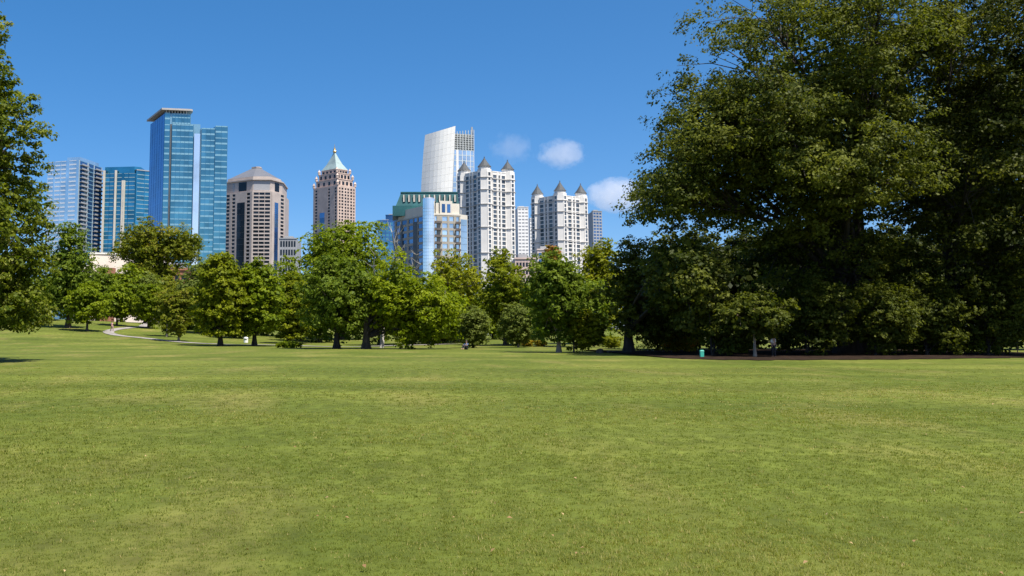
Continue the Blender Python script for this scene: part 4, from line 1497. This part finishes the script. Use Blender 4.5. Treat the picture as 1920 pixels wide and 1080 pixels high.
# ================================================================ SMALL THINGS
def boulder(label, u, v, wpx, hpx, seed):
    b = foot(u, v)
    k = b.y / F
    import bmesh
    bm = bmesh.new()
    bmesh.ops.create_icosphere(bm, subdivisions=3, radius=1.0)
    rg = random.Random(seed)
    ax = [(Vector((rg.gauss(0, 1), rg.gauss(0, 1), rg.gauss(0, 1))).normalized(), rg.uniform(0.55, 0.9)) for _ in range(9)]
    for vv in bm.verts:
        for a, d in ax:
            t = vv.co.dot(a) - d
            if t > 0: vv.co -= a * t * 0.85
        vv.co = Vector((vv.co.x * wpx * k / 2, vv.co.y * wpx * k / 2.4, vv.co.z * hpx * k * 0.62 + hpx * k * 0.3))
    me = bpy.data.meshes.new('boulder')
    bm.to_mesh(me)
    bm.free()
    o = mesh_obj('boulder', me, mat('boulder_stone', (0.085, 0.075, 0.065), 0.9, var=0.3, scale=4, bump=0.6))
    o.location = b
    o.rotation_euler = (0, 0, rg.uniform(0, 6))
    return tag(o, label, 'boulder', 'boulders at the lawn edge')
boulder('larger dark boulder in front of the yellowish low bush', 1125, 662.5, 15, 10, 1)
boulder('small dark boulder between the larger one and the stout black trunk', 1142, 662, 9, 6, 2)
boulder('smallest dark boulder nearest the stout black trunk', 1151, 661.8, 7, 5, 3)

def litter_bin():
    b = foot(461, 643)
    k = b.y / F
    root = empty('litter_bin', b, 'white litter bin beside the lighter tiered tree', 'bin')
    m = mat('bin_white', (0.8, 0.8, 0.78), 0.4, var=0.04)
    r = 4.2 * k
    h = 11.0 * k
    q = MB(); q.cone(b, [(r * 0.88, b.z), (r, b.z + 0.03), (r, b.z + h * 0.72)], 18)
    q.build('body', m, root)
    q = MB(); q.cone(b, [(r * 1.08, b.z + h * 0.72), (r * 1.08, b.z + h * 0.78), (r * 0.9, b.z + h * 0.9), (r * 0.45, b.z + h * 0.99), (0.02, b.z + h)], 18)
    q.build('lid', m, root, smooth=True)
    q = MB(); q.box(b.x - r * 0.5, b.x + r * 0.5, b.y - r * 1.04, b.y - r * 0.8, b.z + h * 0.52, b.z + h * 0.66)
    q.build('opening', m_darkgrey, root)
litter_bin()

def utility_post():
    b = foot(1316, 671.0)
    k = b.y / F
    root = empty('utility_post', b, 'small teal utility post in the mulch beside yellow-green bush', 'post')
    m = mat('post_teal', (0.05, 0.42, 0.30), 0.45, var=0.08)
    w, h = 3.3 * k, 14.5 * k
    q = MB(); q.box(b.x - w, b.x + w, b.y - w, b.y + w, b.z, b.z + h * 0.82)
    q.build('body', m, root)
    q = MB()
    q.prism([(b.x - w * 1.12, b.y - w * 1.12), (b.x + w * 1.12, b.y - w * 1.12), (b.x + w * 1.12, b.y + w * 1.12), (b.x - w * 1.12, b.y + w * 1.12)], b.z + h * 0.82 + 0.003, b.z + h,
            [(b.x - w * 0.8, b.y - w * 0.8), (b.x + w * 0.8, b.y - w * 0.8), (b.x + w * 0.8, b.y + w * 0.8), (b.x - w * 0.8, b.y + w * 0.8)])
    q.build('cap', m, root)
utility_post()

# ---- people: skinned figures
def skin_mesh(name, joints, edges, m, root, sub=2, rootv=0):
    me = bpy.data.meshes.new(name)
    me.from_pydata([j[:3] for j in joints], edges, [])
    o = mesh_obj(name, me, m, root)
    sk = o.modifiers.new('Skin', 'SKIN')
    sk.use_smooth_shade = True
    sk.branch_smoothing = 0.4
    lay = me.skin_vertices[0].data
    for i, j in enumerate(joints):
        r = j[3]
        lay[i].radius = r if isinstance(r, tuple) else (r, r)
        lay[i].use_root = (i == rootv)
    ss = o.modifiers.new('Subdivision', 'SUBSURF')
    ss.levels = ss.render_levels = sub
    return o

m_skin = mat('skin', (0.45, 0.27, 0.19), 0.6, var=0.05, scale=8)
m_hair = mat('hair_dark', (0.03, 0.02, 0.015), 0.6, var=0.2, scale=20)

def person(label, loc, yaw, pose, shirt, trousers, height=1.72):
    root = empty('person', loc, label, 'person')
    root.rotation_euler = (0, 0, yaw)
    s = height / 1.75
    if pose == 'stand' or pose == 'walk':
        st = 0.22 if pose == 'walk' else 0.03
        J = dict(pel=(0, 0, .95, .135), chest=(0, -.01, 1.25, .15), neck=(0, 0, 1.48, .06), jaw=(0, -.015, 1.57, .075), head=(0, 0, 1.66, .092), crown=(0, .01, 1.72, .07),
                 lsh=(.18, 0, 1.42, .062), lel=(.24, .04 + st * .5, 1.14, .046), lwr=(.24, -.06 + st * .4, .90, .034), lha=(.235, -.09 + st * .4, .80, .036),
                 rsh=(-.18, 0, 1.42, .062), rel=(-.24, .04 - st * .4, 1.14, .046), rwr=(-.24, -.08 - st * .5, .90, .034), rha=(-.235, -.11 - st * .5, .80, .036),
                 lhip=(.09, 0, .88, .095), lkn=(.10, -st * .7, .49, .062), lan=(.10, -st * .6, .09, .042), lto=(.11, -st * .6 - .17, .035, .035),
                 rhip=(-.09, 0, .88, .095), rkn=(-.10, st * .5, .50, .062), ran=(-.10, st * 1.2, .11, .042), rto=(-.11, st * 1.2 - .16, .04, .035))
    else:  # sitting on the ground, knees up
        J = dict(pel=(0, .1, .14, .14), chest=(0, .18, .46, .15), neck=(0, .17, .70, .06), jaw=(0, .14, .78, .075), head=(0, .15, .87, .092), crown=(0, .16, .93, .07),
                 lsh=(.18, .18, .64, .062), lel=(.26, -.02, .45, .046), lwr=(.15, -.24, .48, .034), lha=(.08, -.30, .46, .036),
                 rsh=(-.18, .18, .64, .062), rel=(-.26, -.02, .45, .046), rwr=(-.15, -.24, .48, .034), rha=(-.08, -.30, .46, .036),
                 lhip=(.09, .06, .13, .098), lkn=(.13, -.30, .46, .064), lan=(.12, -.50, .09, .044), lto=(.12, -.68, .04, .036),
                 rhip=(-.09, .06, .13, .098), rkn=(-.13, -.28, .47, .064), ran=(-.12, -.47, .09, .044), rto=(-.12, -.65, .04, .036))
    E = [('pel', 'chest'), ('chest', 'neck'), ('neck', 'jaw'), ('jaw', 'head'), ('head', 'crown'), ('chest', 'lsh'), ('lsh', 'lel'), ('lel', 'lwr'), ('lwr', 'lha'), ('chest', 'rsh'), ('rsh', 'rel'), ('rel', 'rwr'), ('rwr', 'rha'),
         ('pel', 'lhip'), ('lhip', 'lkn'), ('lkn', 'lan'), ('lan', 'lto'), ('pel', 'rhip'), ('rhip', 'rkn'), ('rkn', 'ran'), ('ran', 'rto')]
    def sub(keys, grow, name, m, edges):
        ks = list(keys)
        jt = [(J[k][0] * s, J[k][1] * s, J[k][2] * s, J[k][3] * s + grow) for k in ks]
        skin_mesh(name, jt, [(ks.index(a), ks.index(b)) for a, b in edges if a in ks and b in ks], m, root, rootv=0)
    sub(J.keys(), 0.0, 'body', m_skin, E)
    sub(['chest', 'pel', 'lsh', 'lel', 'rsh', 'rel'], 0.018, 'shirt', shirt, E)
    sub(['pel', 'lhip', 'lkn', 'lan', 'rhip', 'rkn', 'ran'], 0.016, 'trousers', trousers, E)
    h = J['head']
    q = MB()
    import bmesh
    bm = bmesh.new()
    bmesh.ops.create_uvsphere(bm, u_segments=14, v_segments=10, radius=0.112 * s)
    for vv in bm.verts:
        if vv.co.z < 0 and vv.co.y < 0.02 * s:
            vv.co.y = 0.03 * s
        vv.co += Vector((h[0] * s, h[1] * s + 0.018 * s, h[2] * s + 0.025 * s))
    me = bpy.data.meshes.new('hair')
    bm.to_mesh(me); bm.free()
    mesh_obj('hair', me, m_hair, root)
    # nose and ears
    f = MB()
    hx, hy, hz = h[0] * s, h[1] * s, h[2] * s
    f.cone((hx, hy - 0.095 * s), [(0.016 * s, hz - 0.045 * s), (0.012 * s, hz - 0.02 * s), (0.006 * s, hz + 0.01 * s)], 6)
    for sx in (-1, 1):
        f.cone((hx + sx * 0.095 * s, hy + 0.01), [(0.01 * s, hz - 0.05 * s), (0.016 * s, hz - 0.01 * s), (0.008 * s, hz + 0.02 * s)], 6)
    me = bpy.data.meshes.new('face')
    me.from_pydata(f.v, [], f.f)
    mesh_obj('face', me, m_skin, root)
    return root

p = foot(1451, 670.5)
person('person in white top and dark trousers standing in shade under the giant oak', p, R(25), 'stand', mat('cloth_white', (0.85, 0.83, 0.82), 0.8, var=0.03), mat('cloth_black', (0.02, 0.02, 0.025), 0.8, var=0.1), 1.62)
p = foot(210, 621.5)
person('person in purple top walking beside the winding path', p, R(60), 'walk', mat('cloth_purple', (0.24, 0.10, 0.26), 0.8, var=0.05), mat('cloth_mauve', (0.34, 0.20, 0.22), 0.8, var=0.05), 1.68)
p = foot(873, 655.5)
person('person in dark blue sitting on the grass at the foot of the clipped round tree', p, R(-40), 'sit', mat('cloth_blue', (0.03, 0.09, 0.20), 0.8, var=0.05), MATS['cloth_black'], 1.75)

# ---- parked cars glimpsed under the trees
def car(label, u, y, yaw, paint):
    b = foot(u, None, y)
    root = empty('parked_car', b, label, 'car')
    def X(o):
        return o
    bd = MB()
    prof = [(-2.2, .35), (-2.2, .78), (-1.3, .9), (1.2, .92), (2.15, .84), (2.2, .35)]
    def extr(mb, prof, hw, hw_top=None):
        n = len(prof)
        hw_top = hw_top or hw
        zs = [p[1] for p in prof]
        z0, z1 = min(zs), max(zs)
        f = lambda z: hw + (hw_top - hw) * (z - z0) / (z1 - z0)
        vs = [(x + b.x, -f(z) + b.y, z + b.z) for x, z in prof] + [(x + b.x, f(z) + b.y, z + b.z) for x, z in prof]
        fs = [tuple(range(n)), tuple(range(n, 2 * n))[::-1]] + [(i, n + i, n + (i + 1) % n, (i + 1) % n) for i in range(n)]
        mb.add(vs, fs)
    extr(bd, prof, 0.88)
    bd.build('body', paint, root)
    cb = MB(); extr(cb, [(-1.35, .903), (-.75, 1.40), (.75, 1.42), (1.5, .923)], 0.82, 0.66)
    cb.build('cabin', m_navy, root)
    rf = MB(); extr(rf, [(-.78, 1.405), (-.7, 1.46), (.7, 1.47), (.78, 1.425)], 0.67, 0.6)
    rf.build('roof', paint, root)
    for sx in (-1.4, 1.4):
        for sy in (-0.82, 0.82):
            wv = MB()
            vs = []
            for yy in (-.11, .11):
                for k in range(16):
                    a = 6.283 * k / 16
                    vs.append((b.x + sx + .32 * math.cos(a), b.y + sy + yy, b.z + .32 + .32 * math.sin(a)))
            wv.add(vs, [tuple(range(16)), tuple(range(16, 32))[::-1]] + [(k, 16 + k, 16 + (k + 1) % 16, (k + 1) % 16) for k in range(16)])
            wv.build('wheel', m_darkgrey, root)
    root.rotation_euler = (0, 0, yaw)
car('white parked car glimpsed under the trees between the round trees', 915, 205, R(8), mat('paint_white', (0.7, 0.72, 0.75), 0.25, var=0.02))
car('blue-grey parked car glimpsed left of the round tree with seated figure', 857, 195, R(5), mat('paint_bluegrey', (0.3, 0.42, 0.6), 0.25, var=0.03))

# ================================================================ CLOUDS
def cloud(label, u0, u1, v0, v1, y, dens, seed, thresh):
    um, vm = (u0 + u1) / 2, (v0 + v1) / 2
    c = W(um, vm, y)
    rx = (W(u1, vm, y).x - W(u0, vm, y).x) / 2
    rz = (W(um, v0, y).z - W(um, v1, y).z) / 2
    import bmesh
    bm = bmesh.new()
    bmesh.ops.create_icosphere(bm, subdivisions=3, radius=1.0)
    me = bpy.data.meshes.new('cloud')
    bm.to_mesh(me); bm.free()
    m = bpy.data.materials.new('cloud_vapour')
    m.use_nodes = True
    n = m.node_tree
    n.nodes.remove(n.nodes['Principled BSDF'])
    L = n.links
    tc = n.nodes.new('ShaderNodeTexCoord')
    ln = n.nodes.new('ShaderNodeVectorMath'); ln.operation = 'LENGTH'
    L.new(tc.outputs['Object'], ln.inputs[0])
    mp = n.nodes.new('ShaderNodeMapping')
    mp.inputs['Location'].default_value = (seed * 3.7, seed * 1.3, 0)
    mp.inputs['Scale'].default_value = (1.0 * rx / rz, 1.0 * rx / rz, 1.0)
    L.new(tc.outputs['Object'], mp.inputs[0])
    no = n.nodes.new('ShaderNodeTexNoise')
    no.inputs['Scale'].default_value = 1.5
    no.inputs['Detail'].default_value = 7
    no.inputs['Roughness'].default_value = 0.68
    L.new(mp.outputs[0], no.inputs['Vector'])
    # density = clamp(noise*1.6 - radius^2*... - thresh)
    a = n.nodes.new('ShaderNodeMath'); a.operation = 'MULTIPLY_ADD'
    L.new(no.outputs['Fac'], a.inputs[0]); a.inputs[1].default_value = 2.6; a.inputs[2].default_value = -thresh
    r2 = n.nodes.new('ShaderNodeMath'); r2.operation = 'POWER'
    L.new(ln.outputs['Value'], r2.inputs[0]); r2.inputs[1].default_value = 1.5
    sb = n.nodes.new('ShaderNodeMath'); sb.operation = 'SUBTRACT'
    L.new(a.outputs[0], sb.inputs[0]); L.new(r2.outputs[0], sb.inputs[1])
    mr = n.nodes.new('ShaderNodeMapRange')
    mr.inputs['From Min'].default_value = 0; mr.inputs['From Max'].default_value = 0.3
    mr.inputs['To Max'].default_value = dens
    L.new(sb.outputs[0], mr.inputs[0])
    pv = n.nodes.new('ShaderNodeVolumePrincipled')
    pv.inputs['Color'].default_value = (0.97, 0.96, 0.97, 1)
    pv.inputs['Anisotropy'].default_value = 0.0
    L.new(mr.outputs[0], pv.inputs['Density'])
    L.new(pv.outputs[0], n.nodes['Material Output'].inputs['Volume'])
    o = mesh_obj('cloud', me, m)
    o.location = c
    o.scale = (rx, rx * 0.6, rz)
    return tag(o, label, 'cloud', 'small clouds')
cloud('small bright puffy cloud in the open sky right of the tall castle-like tower', 1004, 1104, 256, 320, 2600, 0.008, 1, 0.46)
cloud('thin wispy cloud just right of the tall castle-like tower', 906, 1016, 240, 316, 2700, 0.003, 2, 0.66)
cloud('white cloud low behind the left edge of the giant oak', 1096, 1226, 330, 402, 2500, 0.010, 3, 0.34)

# ================================================================ GRASS
def grass():
    rg = np.random.default_rng(5)
    P = []
    # (near, far, tufts per square metre, blades per tuft, blade height, width, spread)
    bands = [(5.2, 9, 400, 11, 0.031, 0.0055, 0.035), (9, 14, 240, 10, 0.031, 0.008, 0.045), (14, 22, 88, 10, 0.034, 0.0125, 0.065), (22, 34, 30, 9, 0.034, 0.019, 0.09), (34, 58, 8, 8, 0.034, 0.028, 0.14)]
    V = []
    T = []
    for y0, y1, dn, bl, h, w, sp in bands:
        xl, xr = (0 - U0) / F, (1920 - U0) / F
        A = (y1 - y0) * ((xr - xl) * (y0 + y1) / 2 + 3)
        n = int(A * dn)
        y = np.sqrt(rg.random(n) * (y1 ** 2 - y0 ** 2) + y0 ** 2)
        y += rg.normal(size=n) * 0.15
        x = (xl * y - 1.5) + rg.random(n) * ((xr - xl) * y + 3)
        # patchiness: taller, shorter and straw-coloured areas
        if y0 > 30:
            keep = rg.random(n) < np.clip((58 - y) / 22, 0, 1)
            x, y = x[keep], y[keep]
            n = len(x)
        pat = 0.5 + 0.25 * np.sin(x * 0.9 + 1.3 * np.sin(y * 0.5)) + 0.25 * np.sin(y * 0.8 + x * 0.35 + 2 * np.sin(x * 0.27))
        ca, sa = x * 0.82 + y * 0.57, y * 0.82 - x * 0.57
        streak = np.sin(sa * 1.1 + 0.8 * np.sin(ca * 0.13) + 1.7 * np.sin(sa * 0.31)) * (0.6 + 0.4 * np.sin(ca * 0.21 + sa * 0.4))
        pat = np.clip(pat + 0.22 * streak, 0, 1)
        tan = np.clip(np.sin(sa * 0.55 + 1.1 * np.sin(ca * 0.09 + 1) + 0.5 * np.sin(sa * 1.9)) - 0.55, 0, 1) * np.clip(np.sin(ca * 0.17 + 2.0 + 1.5 * np.sin(sa * 0.12)) + 0.3, 0, 1) * 1.6
        band = np.sin(y * 0.75 + 0.6 * np.sin(x * 0.07) + 1.3 * np.sin(y * 0.19)) * 0.10
        tt = np.clip(0.45 + band + 0.42 * (pat - 0.5) + 0.16 * rg.normal(size=n), 0, 1)
        straw = rg.random(n) < 0.04 + 0.5 * tan
        hh = h * (0.55 + 0.55 * pat + 0.35 * rg.random(n))
        idx = np.repeat(np.arange(n), bl)
        m = len(idx)
        bx = x[idx] + rg.normal(size=m) * sp * 0.6
        by = y[idx] + rg.normal(size=m) * sp * 0.6
        bz = H(bx, by) - 0.004
        a = rg.random(m) * 6.283
        ln = 0.40 + 0.55 * rg.random(m)
        L = hh[idx] * (0.6 + 0.7 * rg.random(m))
        ww = w * (0.6 + 0.8 * rg.random(m))
        dx, dy = np.cos(a), np.sin(a)
        q = np.empty((m, 3, 3))
        q[:, 0] = np.stack([bx - dy * ww / 2, by + dx * ww / 2, bz], 1)
        q[:, 1] = np.stack([bx + dy * ww / 2, by - dx * ww / 2, bz], 1)
        q[:, 2] = np.stack([bx + dx * L * ln, by + dy * L * ln, bz + L * np.sqrt(1 - np.minimum(ln, .95) ** 2)], 1)
        V.append(q.reshape(-1, 3))
        t = np.clip(tt[idx] + 0.15 * rg.normal(size=m), 0, 0.9)
        t[(straw[idx]) & (rg.random(m) < 0.5)] = 1.0
        T.append(t)
    V = np.concatenate(V)
    T = np.concatenate(T)
    me = fast_mesh('lawn_grass', V, 3, T)
    gm = leaf_mat('grass_blade', (0.105, 0.138, 0.018), (0.200, 0.215, 0.040), (0.38, 0.31, 0.12), trans=0.35, rough=0.5)
    o = mesh_obj('lawn_grass', me, gm)
    tag(o, 'short mown green grass blades of the near lawn', 'grass', kind='stuff')
    return len(T)
n_blades = grass()

def fallen_leaves():
    rg = np.random.default_rng(9)
    n = 150
    y = 7 + 38 * rg.random(n) ** 1.4
    x = -0.38 * y + rg.random(n) * 1.05 * y
    q = []
    for i in range(n):
        c = np.array([x[i], y[i], Hf(x[i], y[i]) + 0.045])
        a = rg.random() * 6.28
        L = 0.03 + 0.03 * rg.random()
        t = np.array([math.cos(a), math.sin(a), rg.normal() * 0.35])
        s = np.array([-math.sin(a), math.cos(a), rg.normal() * 0.35]) * 0.6
        q += [c - t * L / 2, c + s * L / 2 + [0, 0, 0.008], c + t * L / 2, c - s * L / 2 + [0, 0, 0.008]]
    me = fast_mesh('fallen_leaves', np.array(q), 4, rg.random(n))
    o = mesh_obj('fallen_leaves', me, leaf_mat('leaf_dry', (0.22, 0.13, 0.06), (0.42, 0.30, 0.15), trans=0.1))
    tag(o, 'dry brown leaves scattered on the near lawn', 'leaves', kind='stuff')
fallen_leaves()
